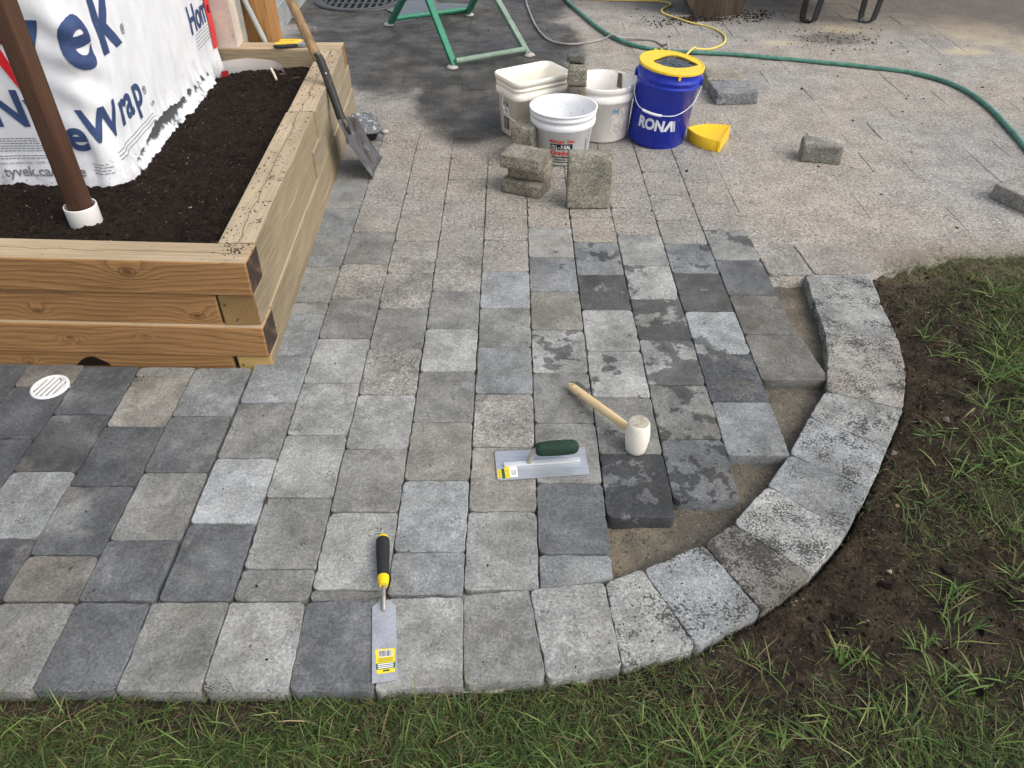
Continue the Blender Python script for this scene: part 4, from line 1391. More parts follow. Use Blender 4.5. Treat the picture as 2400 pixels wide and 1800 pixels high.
# the tall pile behind the cream bucket: three blocks
loose('tall lower block standing on end between the cream and the dirty white bucket', (0.303, 3.622, 0.135), (0.085, 0.085, 0.268), (0, 0, R(-10)), (0.215, 0.19, 0.145), 12, bevel=0.009)
loose('tan block on the pile between the buckets, under the dark one', (0.302, 3.618, 0.314), (0.088, 0.088, 0.086), (R(2), R(3), R(-6)), (0.235, 0.215, 0.17), 11, bevel=0.012)
loose('dark wet block on top of the pile between the buckets', (0.296, 3.648, 0.376), (0.085, 0.060, 0.034), (R(-3), R(2), R(-8)), (0.125, 0.122, 0.112), 10, bevel=0.008)

# ------------------------------------------------------------------ buckets
def bucket_fn(M, rfun):
    def fn(u, v, off=0.0):
        r_ = rfun(v) + off
        a = -math.pi / 2 + u / rfun(v)
        return M @ Vector((r_ * math.cos(a), r_ * math.sin(a), v))
    return fn
def bail(mb, M, pts, r_=0.0023):
    mb.tube([M @ Vector(p) for p in catmull(pts, 8)], r_, 8)
MAT['wire'] = plain('galvanised_wire', (0.52, 0.53, 0.54), 0.4, 0.5, metal=0.6)
# --- white 12 litre mixing bucket
bloc = Vector((0.231, 3.425, 0.0))
b12 = thing('mixing_bucket', 'white round mixing bucket with red and black lettering, front of the group', 'bucket', bloc, 'buckets on the driveway')
M = Matrix.Translation(bloc)
rf = lambda z: 0.1185 + 0.0285 * z / 0.235
hb_ = 0.240
mb = MB()
prof = [(0.0, 0.004), (0.112, 0.004), (0.1185, 0.010), (rf(0.165), 0.165), (rf(0.168) + 0.007, 0.168), (rf(0.175) + 0.008, 0.175), (rf(0.195) + 0.006, 0.195), (rf(0.198), 0.198), (rf(0.205), 0.205),
        (rf(0.207) + 0.005, 0.207), (rf(0.222) + 0.005, 0.222), (rf(0.225), 0.225), (rf(0.232), 0.232), (rf(0.234) + 0.006, 0.234), (rf(0.24) + 0.006, 0.240), (rf(0.24) - 0.003, 0.240), (rf(0.20) - 0.004, 0.2), (0.113, 0.012), (0.0, 0.012)]
mb.lathe(prof, 64, M)
mwb = plain('white_translucent_plastic', (0.82, 0.83, 0.84), 0.42, 0.45, var=0.03, grime=0.06, grimecol=(0.50, 0.47, 0.42), gscale=35)
mb.build('shell', mwb, b12)
fn = bucket_fn(M, rf)
MAT['red'] = plain('red_print', (0.62, 0.075, 0.045), 0.6)
MAT['white'] = plain('white_print', (0.85, 0.85, 0.85), 0.5, var=0.02)
lettering('lettering', 'Mélanger  Seau', 0.0205, -0.066, 0.118, MAT['red'], b12, fn, off=0.0008, bold=0.0006, sx_=0.92)
strip([(-0.061, 0.086), (0.040, 0.086), (0.040, 0.112), (-0.061, 0.112)], MAT['black'], 'capacity_panel', b12, fn, 0.0006)
lettering('lettering', '12 L - 3 GAL', 0.0235, -0.057, 0.0905, MAT['white'], b12, fn, off=0.0012, bold=0.0009, sx_=0.70)
lettering('lettering', 'Gradué', 0.030, -0.060, 0.0595, MAT['red'], b12, fn, off=0.0008, bold=0.0012, sx_=1.02)
lettering('lettering', 'Mesurer et Mélanger', 0.0115, -0.052, 0.046, MAT['black'], b12, fn, off=0.0008, bold=0.0005, sx_=0.76)
lettering('lettering', 'Rondin en Son', 0.0115, -0.040, 0.033, MAT['black'], b12, fn, off=0.0008, bold=0.0005, sx_=0.76)
strip([(-0.060, 0.022), (0.042, 0.022), (0.042, 0.026), (-0.060, 0.026)], MAT['black'], 'printed_line', b12, fn, 0.0008)
strip([(0.113, 0.06), (0.117, 0.06), (0.117, 0.125), (0.113, 0.125)], MAT['black'], 'scale_bar', b12, fn, 0.0008, 2, 6)
mb = MB()
for i in range(16):
    v = 0.045 + i * 0.0085
    mb.add([fn(a, b, 0.0008) for a, b in ((0.128, v), (0.140, v + 0.004), (0.140, v + 0.0052), (0.128, v + 0.0012))], [(0, 1, 2, 3)])
mb.build('graduation_marks', MAT['grey_ink'], b12)
mb = MB(); mb.lathe([(0.0, 0.135), (rf(0.135) - 0.0045, 0.135)], 48, M)
mb.build('water', plain('cloudy_water', (0.60, 0.64, 0.66), 0.08, 0.5, var=0.03), b12)
# --- white round bucket with a torn label
bloc = Vector((0.437, 3.700, 0.0))
bw = thing('round_bucket', 'dirty white round bucket with a scraped off label', 'bucket', bloc, 'buckets on the driveway')
M = Matrix.Translation(bloc)
rf2 = lambda z: 0.132 + 0.014 * z / 0.262
prof = [(0.0, 0.004), (0.126, 0.004), (0.132, 0.012), (rf2(0.19), 0.19), (rf2(0.192) + 0.006, 0.192), (rf2(0.2) + 0.007, 0.2), (rf2(0.222) + 0.006, 0.222), (rf2(0.224), 0.224), (rf2(0.234), 0.234), (rf2(0.236) + 0.004, 0.236),
        (rf2(0.256) + 0.004, 0.256), (rf2(0.262) + 0.002, 0.262), (rf2(0.262) - 0.003, 0.262), (rf2(0.1) - 0.004, 0.1), (0.127, 0.014), (0.0, 0.014)]
mb = MB(); mb.lathe(prof, 64, M)
mdw = NT('dirty_white_plastic', 0.5)
P = mdw.pos(); xyz = mdw.sep(P)
g = mdw.noise(P, 28, 8, 0.7); g2 = mdw.noise(P, 5, 3)
top = mdw.step(xyz[2], 0.20, 0.27)
c = mdw.mix(mdw.step(mdw.math('ADD', g, mdw.math('MULTIPLY', mdw.math('SUBTRACT', g2, 0.5), 0.5)), 0.60, 0.72, 0, 0.45), (0.88, 0.85, 0.80), (0.48, 0.42, 0.35))
c = mdw.mix(mdw.math('MULTIPLY', mdw.step(mdw.math('ADD', g, mdw.math('MULTIPLY', top, 0.06)), 0.66, 0.70), top), c, (0.15, 0.12, 0.09))
mdw.col(c)
MAT['dirtyw'] = mdw.mat
mb.build('shell', MAT['dirtyw'], bw)
fn2 = bucket_fn(M, rf2)
ml = NT('torn_label', 0.8)
P = ml.pos(); g = ml.noise(P, 55, 7, 0.7, 0.6)
ml.col(ml.ramp(g, [(0.40, (0.76, 0.72, 0.66)), (0.50, (0.62, 0.58, 0.54)), (0.545, (0.30, 0.27, 0.25)), (0.57, (0.66, 0.62, 0.57)), (0.66, (0.50, 0.46, 0.42))]))
pts_ = [(0.030, 0.165), (0.075, 0.170), (0.100, 0.175), (0.128, 0.172), (0.132, 0.12), (0.128, 0.07), (0.11, 0.050), (0.09, 0.058), (0.06, 0.045), (0.03, 0.052), (0.022, 0.075), (0.034, 0.09), (0.026, 0.11), (0.036, 0.14)]
mb = MB()
cen = (0.080, 0.11)
ring_ = [(cen[0] + (x - cen[0]) * t, cen[1] + (y - cen[1]) * t) for t in (1.0, 0.66, 0.33) for x, y in pts_]
nq = len(pts_)
vs = [fn2(a, b, 0.0008) for a, b in ring_] + [fn2(cen[0], cen[1], 0.0008)]
fs = [(k * nq + i, k * nq + (i + 1) % nq, (k + 1) * nq + (i + 1) % nq, (k + 1) * nq + i) for k in range(2) for i in range(nq)] + [(2 * nq + i, 2 * nq + (i + 1) % nq, 3 * nq) for i in range(nq)]
mb.add(vs, fs, 0, True); mb.build('torn_label', ml.mat, bw)
lettering('lettering', 'Bril', 0.026, 0.030, 0.148, plain('faded_blue_print', (0.12, 0.34, 0.48), 0.7), bw, fn2, off=0.0016, shear=0.3, bold=0.0006)
mb = MB(); strip_ = [(0.085, 0.190), (0.118, 0.185), (0.112, 0.255), (0.088, 0.257)]
def fn2in(u, v, off=0.0):
    r_ = rf2(v) - 0.005 - off
    a = math.pi / 2 - u / rf2(v)
    return M @ Vector((r_ * math.cos(a), r_ * math.sin(a), v))
strip(strip_, plain('dried_mud', (0.20, 0.165, 0.12), 0.95, var=0.4, vscale=60), 'mud_smear', bw, fn2in, 0.001)
mb = MB()
bail(mb, M, [(0.150, -0.02, 0.21), (0.160, 0.01, 0.235), (0.157, 0.06, 0.272), (0.12, 0.11, 0.275)])
mb.build('bail_handle', MAT['wire'], bw)
# --- square cream bucket
bloc = Vector((0.098, 3.732, 0.0))
bs = thing('square_bucket', 'tall cream rectangular bucket with wire handle and warning label', 'bucket', bloc, 'buckets on the driveway')
ROT = R(31)
M = Matrix.Translation(bloc) @ Matrix.Rotation(ROT, 4, 'Z')
def rrect(hx, hy, rc, z, k=8):
    out = []
    for sx_, sy_, a0 in ((1, -1, -90), (1, 1, 0), (-1, 1, 90), (-1, -1, 180)):
        for i in range(k + 1):
            a = R(a0 + 90 * i / k)
            out.append(Vector((sx_ * (hx - rc) + rc * math.cos(a), sy_ * (hy - rc) + rc * math.sin(a), z)))
    return out
def sq(z): return 0.137 + 0.017 * z / 0.285, 0.093 + 0.014 * z / 0.285
levels = [(0.003, -0.006), (0.010, 0), (0.195, 0), (0.197, 0.006), (0.205, 0.007), (0.226, 0.007), (0.229, 0.001), (0.240, 0.001), (0.242, 0.005), (0.251, 0.005), (0.253, 0.001), (0.260, 0.001), (0.262, 0.006), (0.285, 0.008), (0.288, 0.005)]
inner = [(0.288, 0.001), (0.25, -0.004), (0.012, -0.004)]
mb = MB()
rings = []
for z, e in levels + inner:
    hx, hy = sq(z)
    rings.append([M @ p for p in rrect(hx + e, hy + e, 0.045, z)])
nq = len(rings[0])
vs = [p for r_ in rings for p in r_]
fs = [(k * nq + i, k * nq + (i + 1) % nq, (k + 1) * nq + (i + 1) % nq, (k + 1) * nq + i) for k in range(len(rings) - 1) for i in range(nq)]
mb.add(vs, fs, 0, True)
mb.add(rings[0], [tuple(range(nq))[::-1]]); mb.add(rings[-1], [tuple(range(nq))])
mcb = NT('cream_plastic', 0.45)
P = mcb.pos(); g = mcb.noise(P, 22, 8, 0.7); gz = mcb.noise(mcb.mapv(P, scale=(30, 30, 6)), 1.0, 6, 0.7)
c = mcb.mix(mcb.step(gz, 0.54, 0.70, 0, 0.35), (0.90, 0.865, 0.76), (0.62, 0.54, 0.41))
c = mcb.mix(mcb.step(g, 0.68, 0.73, 0, 0.7), c, (0.25, 0.20, 0.13))
mcb.col(c)
mb.build('shell', mcb.mat, bs)
def side_fn(sidei):
    def fn(u, v, off=0.0):
        hx, hy = sq(v)
        if sidei == 'left':       # the narrow face turned to the left
            return M @ Vector((-hx - off, -u, v))
        return M @ Vector((u, -hy - off, v))
    return fn
fl, ffr = side_fn('left'), side_fn('front')
strip([(-0.030, 0.035), (0.022, 0.035), (0.022, 0.175), (-0.030, 0.175)], MAT['white'], 'warning_label', bs, fl, 0.0008, 4, 4)
strip([(-0.028, 0.037), (0.020, 0.037), (0.020, 0.098), (-0.028, 0.098)], MAT['black'], 'label_text_panel', bs, fl, 0.0014, 4, 4)
strip([(-0.028, 0.150), (0.020, 0.150), (0.020, 0.173), (-0.028, 0.173)], MAT['black'], 'label_heading_panel', bs, fl, 0.0014, 4, 4)
for i in range(9):
    v = 0.042 + i * 0.0060
    mb = MB()
    mb.add([fl(a, b, 0.002) for a, b in ((-0.025, v), (0.016 - 0.006 * (i % 3), v), (0.016 - 0.006 * (i % 3), v + 0.0016), (-0.025, v + 0.0016))], [(0, 1, 2, 3)])
    mb.build('label_line', MAT['white'], bs)
for v in (0.155, 0.164):
    mb = MB()
    mb.add([fl(a, b, 0.002) for a, b in ((-0.022, v), (0.014, v), (0.014, v + 0.0035), (-0.022, v + 0.0035))], [(0, 1, 2, 3)])
    mb.build('label_line', MAT['white'], bs)
mb = MB()
fig = [[(-0.012, 0.140), (-0.006, 0.143), (0.008, 0.124), (0.003, 0.120)], [(-0.016, 0.128), (-0.010, 0.130), (-0.008, 0.118), (-0.014, 0.116)], [(-0.010, 0.113), (-0.002, 0.115), (0.000, 0.105), (-0.009, 0.103)], [(0.006, 0.112), (0.011, 0.110), (0.009, 0.104), (0.005, 0.106)]]
for q in fig:
    mb.add([fl(a, b, 0.0014) for a, b in q], [(0, 1, 2, 3)])
mb.build('warning_figure', MAT['black'], bs)
strip([(0.005, 0.02), (0.100, 0.02), (0.100, 0.165), (0.005, 0.165)], plain('blue_label', (0.055, 0.36, 0.58), 0.5, var=0.25, vscale=18), 'blue_label', bs, ffr, 0.0008, 4, 4)
strip([(0.014, 0.148), (0.060, 0.148), (0.060, 0.156), (0.014, 0.156)], MAT['ink'], 'label_print', bs, ffr, 0.0014, 2, 2)
strip([(0.024, 0.100), (0.060, 0.104), (0.055, 0.130), (0.028, 0.134)], MAT['white'], 'label_print', bs, ffr, 0.0014, 2, 2)
strip([(0.014, 0.05), (0.07, 0.05), (0.07, 0.09), (0.014, 0.09)], MAT['ink'], 'label_print', bs, ffr, 0.0014, 2, 2)
mb = MB()
hx, hy = sq(0.21)
bail(mb, M, [(-hx - 0.009, 0.012, 0.222), (-hx - 0.014, 0.000, 0.20), (-hx - 0.030, -0.03, 0.155), (-hx - 0.012, -0.085, 0.115), (-0.09, -0.135, 0.075), (0.0, -0.145, 0.06), (0.1, -0.135, 0.08), (hx + 0.02, -0.06, 0.15), (hx + 0.010, 0.0, 0.215)], 0.0022)
mb.build('bail_handle', MAT['wire'], bs)
# --- blue pail
bloc = Vector((0.700, 3.640, -0.002))
br = thing('blue_pail', 'tall royal blue pail with yellow lid and white lettering', 'bucket', bloc, 'buckets on the driveway')
TILT = Matrix.Rotation(R(5.0), 4, 'Y') @ Matrix.Rotation(R(2.5), 4, 'X')
M = Matrix.Translation(bloc) @ TILT
rf3 = lambda z: 0.1355 + 0.0085 * z / 0.36
prof = [(0.0, 0.003), (0.128, 0.003), (0.1355, 0.012), (rf3(0.285), 0.285), (rf3(0.287) + 0.006, 0.288), (rf3(0.295) + 0.007, 0.295), (rf3(0.299) + 0.002, 0.299), (rf3(0.312) + 0.002, 0.312), (rf3(0.314) + 0.007, 0.315), (rf3(0.322) + 0.007, 0.322), (rf3(0.325) + 0.001, 0.326),
        (rf3(0.35) + 0.001, 0.350), (rf3(0.365) + 0.001, 0.365), (rf3(0.365) - 0.003, 0.365), (rf3(0.2) - 0.004, 0.2), (0.130, 0.014), (0.0, 0.014)]
mb = MB(); mb.lathe(prof, 72, M)
mbl = plain('blue_plastic', (0.008, 0.028, 0.42), 0.30, 0.5, var=0.05, vscale=8, grime=0.04, grimecol=(0.10, 0.13, 0.36), gscale=40)
mb.build('shell', mbl, br)
fn3 = bucket_fn(M, rf3)
MAT['silver'] = plain('white_pail_print', (0.76, 0.78, 0.84), 0.4, var=0.03)
lettering('lettering', 'RON', 0.070, -0.130, 0.098, MAT['silver'], br, fn3, off=0.0008, bold=0.0032, sx_=0.84, maxedge=0.012)
mb = MB()
for q in ([(-0.004, 0.098), (0.013, 0.098), (0.036, 0.150), (0.021, 0.150)], [(0.021, 0.150), (0.036, 0.150), (0.0415, 0.098), (0.0350, 0.098)], [(0.0385, 0.149), (0.0415, 0.150), (0.0490, 0.098), (0.0445, 0.098)], [(0.0440, 0.149), (0.0465, 0.150), (0.0560, 0.098), (0.0520, 0.098)]):
    a, b, c_, d = [Vector(p) for p in q]
    vs = []
    for i in range(5):
        t = i / 4
        p, p2 = a * (1 - t) + d * t, b * (1 - t) + c_ * t
        vs += [fn3(p.x, p.y, 0.0008), fn3(p2.x, p2.y, 0.0008)]
    mb.add(vs, [(2 * i, 2 * i + 1, 2 * i + 3, 2 * i + 2) for i in range(4)])
mb.build('letter', MAT['silver'], br)
# lid with its cut opening
lid = MB()
Ml = M @ Matrix.Translation((0, 0, 0.366))
RL = 0.1515
cut = [(-.59, -.05), (-.52, .12), (-.40, .26), (-.22, .45), (-.1, .58), (.05, .66), (.25, .66), (.45, .53), (.62, .32), (.83, .0), (.74, -.10), (.60, -.20), (.45, -.31), (.3, -.38), (.15, -.43), (0, -.45), (-.2, -.41), (-.35, -.33), (-.5, -.2)]
NL = 76
def cut_r(a):
    best = None
    o = Vector((0.12, 0.10)); d = Vector((math.cos(a), math.sin(a)))
    for i in range(len(cut)):
        p, q = Vector(cut[i]), Vector(cut[(i + 1) % len(cut)])
        e = q - p
        den = d.x * e.y - d.y * e.x
        if abs(den) < 1e-9: continue
        w = p - o
        t = (w.x * e.y - w.y * e.x) / den; s = (w.x * d.y - w.y * d.x) / den
        if t > 0 and -1e-6 <= s <= 1 + 1e-6: best = t
    return best
ringI, ringO = [], []
for k in range(NL):
    a = 2 * math.pi * k / NL
    t = cut_r(a) or 0.5
    t += 0.014 * noise.noise(Vector((math.cos(a) * 6, math.sin(a) * 6, 0)))
    ip = (0.12 + t * math.cos(a), 0.10 + t * math.sin(a))
    # matching rim point along the same ray
    o = Vector((0.12, 0.10)); d = Vector((math.cos(a), math.sin(a)))
    bq = o.dot(d); cq = o.dot(o) - 1
    tt = -bq + math.sqrt(bq * bq - cq)
    op = o + d * tt
    ringI.append(Vector((ip[0] * RL, ip[1] * RL))); ringO.append(Vector((op.x * RL, op.y * RL)))
def lv(p, z): return Ml @ Vector((p.x, p.y, z))
lr = [[lv(p, -0.008) for p in ringO], [lv(p, 0.001) for p in ringO], [lv(p * 0.985, 0.004) for p in ringO], [lv(p * 0.95, 0.0045) for p in ringO], [lv(p * 0.945, 0.002) for p in ringO], [lv(p, 0.002) for p in ringI], [lv(p, -0.004) for p in ringI]]
vs = [p for r_ in lr for p in r_]
fs = [(k * NL + i, k * NL + (i + 1) % NL, (k + 1) * NL + (i + 1) % NL, (k + 1) * NL + i) for k in range(len(lr) - 1) for i in range(NL)]
lid.add(vs, fs, 0, False)
mly = plain('yellow_lid', (0.86, 0.56, 0.035), 0.42, 0.4, var=0.10, vscale=40, grime=0.06, grimecol=(0.35, 0.28, 0.12), gscale=60)
lid.build('lid', mly, br)
for a in (-84, 100, 112):
    tabs = MB()
    q = Vector((math.cos(R(a)), math.sin(R(a))))
    tabs.box(Ml @ Vector((q.x * (RL + 0.001), q.y * (RL + 0.001), -0.014 if a < 0 else -0.002)), (0.010, 0.006, 0.020), (M.to_3x3() @ Matrix.Rotation(R(a + 90), 3, 'Z')))
    tabs.build('lid_tab', mly, br)
# dark slurry under the opening
sl = MB()
vs, fs = [], []
for i in range(16):
    for k in range(40):
        a = 2 * math.pi * k / 40; r_ = 0.136 * (i + 0.02) / 15
        x, y = r_ * math.cos(a), r_ * math.sin(a)
        z = 0.3595 + 0.006 * noise.noise(Vector((x * 55, y * 55, 0))) + 0.004 * noise.noise(Vector((x * 130, y * 130, 4)))
        vs.append(M @ Vector((x, y, z)))
for i in range(15):
    for k in range(40):
        fs.append((i * 40 + k, i * 40 + (k + 1) % 40, (i + 1) * 40 + (k + 1) % 40, (i + 1) * 40 + k))
sl.add(vs, fs, 0, True)
sl.build('liquid', plain('grey_slurry', (0.040, 0.050, 0.062), 0.18, 0.5, var=0.3, vscale=60, grime=0.08, grimecol=(0.45, 0.47, 0.48), gscale=70), br)
# ears and wire bail with its grip
for a in (-10, 170):
    mb = MB()
    q = M @ Vector((math.cos(R(a)) * 0.152, math.sin(R(a)) * 0.152, 0.305))
    mb.box(q, (0.012, 0.030, 0.032), M.to_3x3() @ Matrix.Rotation(R(a), 3, 'Z'), bevel=0.003)
    mb.build('handle_ear', mbl, br)
def rim(a, z, off): return (math.cos(R(a)) * (rf3(z) + off), math.sin(R(a)) * (rf3(z) + off), z)
mb = MB()
bp = [rim(-10, 0.303, 0.014), rim(-22, 0.262, 0.012), rim(-45, 0.216, 0.010), rim(-75, 0.182, 0.010), rim(-104, 0.176, 0.013), rim(-122, 0.178, 0.014), rim(-142, 0.184, 0.013), rim(-154, 0.196, 0.012), rim(-160, 0.212, 0.014), rim(-166, 0.25, 0.02), rim(-170, 0.303, 0.014)]
bail(mb, M, bp, 0.0020)
mb.build('bail_handle', plain('white_wire', (0.72, 0.75, 0.80), 0.35, 0.5), br)
mb = MB()
mb.tube([M @ Vector(rim(a, 0.1765 + 0.00012 * (a + 110) ** 2 * 0.05, 0.014)) for a in range(-136, -99, 6)], 0.0062, 10)
mb.build('hand_grip', plain('white_grip', (0.82, 0.83, 0.84), 0.4, var=0.03), br)

# --- yellow half-moon piece lying beside the pail
yp = thing('yellow_tray', 'bright yellow half-moon plastic pouring tray on the ground beside the blue pail', 'tray', (0.98, 3.62, 0))
arc = [(0.856, 3.628), (0.865, 3.590), (0.884, 3.550), (0.908, 3.517), (0.940, 3.488), (0.974, 3.466)]
back = [(1.060, 3.648), (1.012, 3.667), (0.958, 3.673), (0.903, 3.660)]
my = plain('yellow_plastic', (0.90, 0.56, 0.020), 0.38, 0.4, var=0.04)
mb = MB()
zt = 0.055
outer = [(x, y) for x, y in arc]
vs = [(x, y, 0.0) for x, y in outer] + [(x - 0.004, y + 0.002, zt) for x, y in outer] + [(x + 0.004, y + 0.006, zt) for x, y in outer] + [(x + 0.006, y + 0.006, 0.004) for x, y in outer]
na = len(outer)
fs = []
for k in range(3):
    for i in range(na - 1):
        fs.append((k * na + i, k * na + i + 1, (k + 1) * na + i + 1, (k + 1) * na + i))
mb.add(vs, fs, 0, True)
mb.build('curved_wall', my, yp)
mb = MB()
top = [(x, y, zt - 0.006) for x, y in arc] + [(x, y, zt + 0.004) for x, y in back]
cen_ = (0.955, 3.575, zt - 0.034)
n_ = len(top)
mb.add(top + [cen_], [(i, (i + 1) % n_, n_) for i in range(n_)], 0, True)
mb.build('floor', my, yp)
mb = MB()
rb = [(1.060, 3.648), (0.974, 3.466)]
d = (Vector(rb[1]) - Vector(rb[0])).normalized(); nn = Vector((-d.y, d.x)) * 0.0025
q = [(rb[0][0] - nn.x, rb[0][1] - nn.y), (rb[1][0] - nn.x, rb[1][1] - nn.y), (rb[1][0] + nn.x, rb[1][1] + nn.y), (rb[0][0] + nn.x, rb[0][1] + nn.y)]
vs = [(x, y, z) for x, y, z in ((q[0][0], q[0][1], 0.0), (q[1][0], q[1][1], 0.0), (q[2][0], q[2][1], 0.0), (q[3][0], q[3][1], 0.0), (q[0][0], q[0][1], zt + 0.006), (q[1][0], q[1][1], zt - 0.002), (q[2][0], q[2][1], zt - 0.002), (q[3][0], q[3][1], zt + 0.006))]
mb.add(vs, [(0, 1, 5, 4), (1, 2, 6, 5), (2, 3, 7, 6), (3, 0, 4, 7), (4, 5, 6, 7), (3, 2, 1, 0)])
mb.build('end_wall', my, yp)
for x, y in ((0.880, 3.650), (0.955, 3.674), (1.035, 3.660)):
    mb = MB(); mb.box((x, y, zt + 0.006), (0.008, 0.005, 0.008)); mb.build('tab', my, yp)
for a, b, r_ in (((0.857, 3.631, 0.0), (0.855, 3.632, zt), 0.005), ((0.972, 3.470, 0.0), (0.968, 3.474, zt), 0.006)):
    mb = MB(); mb.tube([a, b], r_, 8); mb.build('corner_rib', my, yp)
bk = [(x, y) for x, y in back]
mb = MB()
vs = [(x, y, 0.0) for x, y in bk + [arc[0]]] + [(x, y, zt + 0.004) for x, y in bk + [arc[0]]]
mb.add(vs, [(i, i + 1, i + 6, i + 5) for i in range(4)])
mb.build('back_wall', my, yp)

# ------------------------------------------------------------------ hand tools on the paving
# mallet
ml_ = thing('mallet', 'white rubber mallet with a pale wooden handle lying on the pavers', 'mallet', (0.338, 1.487, 0.001))
mb = MB()
prof = [(0.0, 0.0), (0.0245, 0.0), (0.0275, 0.003), (0.0300, 0.020), (0.0330, 0.045), (0.0330, 0.060), (0.0305, 0.085), (0.0283, 0.0985), (0.0262, 0.102), (0.0, 0.103)]
mb.lathe(prof, 40, Matrix.Translation(ml_.location))
mrub = plain('white_rubber', (0.86, 0.82, 0.71), 0.6, 0.3, var=0.07, vscale=30, grime=0.04, grimecol=(0.60, 0.50, 0.34), gscale=30)
mb.build('head', mrub, ml_)
mb = MB(); mb.lathe([(0.0, 0.1036), (0.0262, 0.1026)], 32, Matrix.Translation(ml_.location))
mb.build('striking_face', plain('scuffed_rubber', (0.42, 0.39, 0.31), 0.9, var=0.25, vscale=90, bump=0.001), ml_)
mb = MB()
a, b = Vector((0.325, 1.506, 0.053)), Vector((0.171, 1.742, 0.015))
pp = [a + (b - a) * t for t in (0, .15, .4, .7, .9, .97, 1.0)]
mb.tube(pp, [0.0115, 0.0120, 0.0125, 0.0130, 0.0132, 0.0120, 0.0085], 16)
mh = NT('pale_ash_handle', 0.6)
P = mh.pos(); rp = mh.mapv(P, rot=(0, 0, R(-33)))
f = mh.noise(mh.mapv(rp, scale=(90, 6, 60)), 1.0, 4)
c = mh.mix(mh.step(f, 0.3, 0.7), (0.78, 0.62, 0.37), (0.66, 0.47, 0.24))
dk = mh.noise(P, 75, 6, 0.7)
yv = mh.sep(P)[1]
c = mh.mix(mh.step(mh.math('ADD', dk, mh.step(yv, 1.55, 1.78, 0, 0.13)), 0.66, 0.72, 0, 0.85), c, (0.10, 0.06, 0.03))
mh.col(c)
mb.build('handle', mh.mat, ml_)
# flat finishing trowel
ft = thing('finishing_trowel', 'flat steel finishing trowel with a dark green handle on the pavers', 'trowel', (0.08, 1.43, 0.002))
msteel = NT('brushed_steel', 0.32)
P = msteel.pos()
f = msteel.noise(msteel.mapv(P, scale=(8, 220, 1)), 1.0, 3)
c = msteel.mix(msteel.step(f, 0.3, 0.7), (0.46, 0.49, 0.53), (0.56, 0.59, 0.63))
sp = msteel.noise(P, 60, 6, 0.72)
c = msteel.mix(msteel.step(sp, 0.69, 0.72, 0, 0.85), c, (0.06, 0.06, 0.065))
msteel.col(c); msteel.bsdf.inputs['Metallic'].default_value = 0.55; msteel.rough(msteel.step(sp, 0.4, 0.7, 0.30, 0.45))
MAT['steel'] = msteel.mat
mb = MB()
mb.prism([(-0.047, 1.470), (-0.039, 1.373), (-0.032, 1.369), (0.205, 1.391), (0.1975, 1.492), (-0.040, 1.4755)], 0.0025, 0.0042)
mb.build('blade', MAT['steel'], ft)
mb = MB()
ang = math.atan2(0.020, 0.205)
rz = Matrix.Rotation(ang, 3, 'Z')
mb.box((0.080, 1.4300, 0.0085), (0.205, 0.013, 0.008), rz, bevel=0.002)
mb.build('mounting_rib', plain('bright_aluminium', (0.72, 0.74, 0.75), 0.35, metal=0.4), ft)
mb = MB()
mb.tube([(0.046, 1.4275, 0.012), (0.050, 1.4285, 0.030), (0.058, 1.430, 0.050), (0.070, 1.431, 0.056)], [0.0075, 0.0078, 0.0085, 0.008], 10)
mb.build('shank', plain('cast_shank', (0.44, 0.40, 0.33), 0.5, metal=0.4, grime=0.1), ft)
mb = MB()
pa, pb = Vector((0.062, 1.4305, 0.0565)), Vector((0.176, 1.4385, 0.0600))
tt = (0, .03, .1, .3, .5, .7, .88, .96, 1.0)
mb.tube([pa + (pb - pa) * t for t in tt], [0.011, 0.0165, 0.0190, 0.0205, 0.0210, 0.0208, 0.0195, 0.0150, 0.006], 20)
mb.build('handle', plain('green_grip', (0.020, 0.048, 0.032), 0.75, 0.25, var=0.25, vscale=80, grime=0.06, grimecol=(0.14, 0.16, 0.10), bump=0.0015), ft)
# sticker
def flatq(quad, z, mat, name, parent):
    m_ = MB(); m_.add([(x, y, z) for x, y in quad], [(0, 1, 2, 3)]); return m_.build(name, mat, parent)
def lerpq(q, a, b, c_, d):
    A, B, C_, D = [Vector(p) for p in q]
    f = lambda s, t: tuple(((A * (1 - s) + B * s) * (1 - t) + (D * (1 - s) + C_ * s) * t))
    return [f(a, c_), f(b, c_), f(b, d), f(a, d)]
sq_ = [(-0.0355, 1.3745), (0.0165, 1.3790), (0.0125, 1.4205), (-0.0400, 1.4110)]
mylw = plain('yellow_sticker', (0.84, 0.66, 0.03), 0.5, var=0.06)
mdgr = plain('dark_green_print', (0.03, 0.09, 0.06), 0.6)
flatq(lerpq(sq_, 0.0, 0.20, 0.05, 0.9), 0.0046, mylw, 'sticker', ft)
flatq(lerpq(sq_, 0.20, 0.36, 0.0, 0.9), 0.0046, mdgr, 'sticker', ft)
flatq(lerpq(sq_, 0.36, 0.62, 0.0, 1.0), 0.0046, mylw, 'sticker', ft)
flatq(lerpq(sq_, 0.62, 1.0, 0.05, 0.95), 0.0046, MAT['white'], 'sticker', ft)
for a in (0.70, 0.76, 0.84, 0.89):
    flatq(lerpq(sq_, a, a + 0.025, 0.22, 0.68), 0.0050, MAT['grey_ink'], 'barcode_line', ft)
for v in (0.15, 0.35, 0.55, 0.7):
    flatq(lerpq(sq_, 0.05, 0.16, v, v + 0.05), 0.0050, mdgr, 'sticker_print', ft)
    flatq(lerpq(sq_, 0.41, 0.56, v, v + 0.03), 0.0050, mdgr, 'sticker_print', ft)
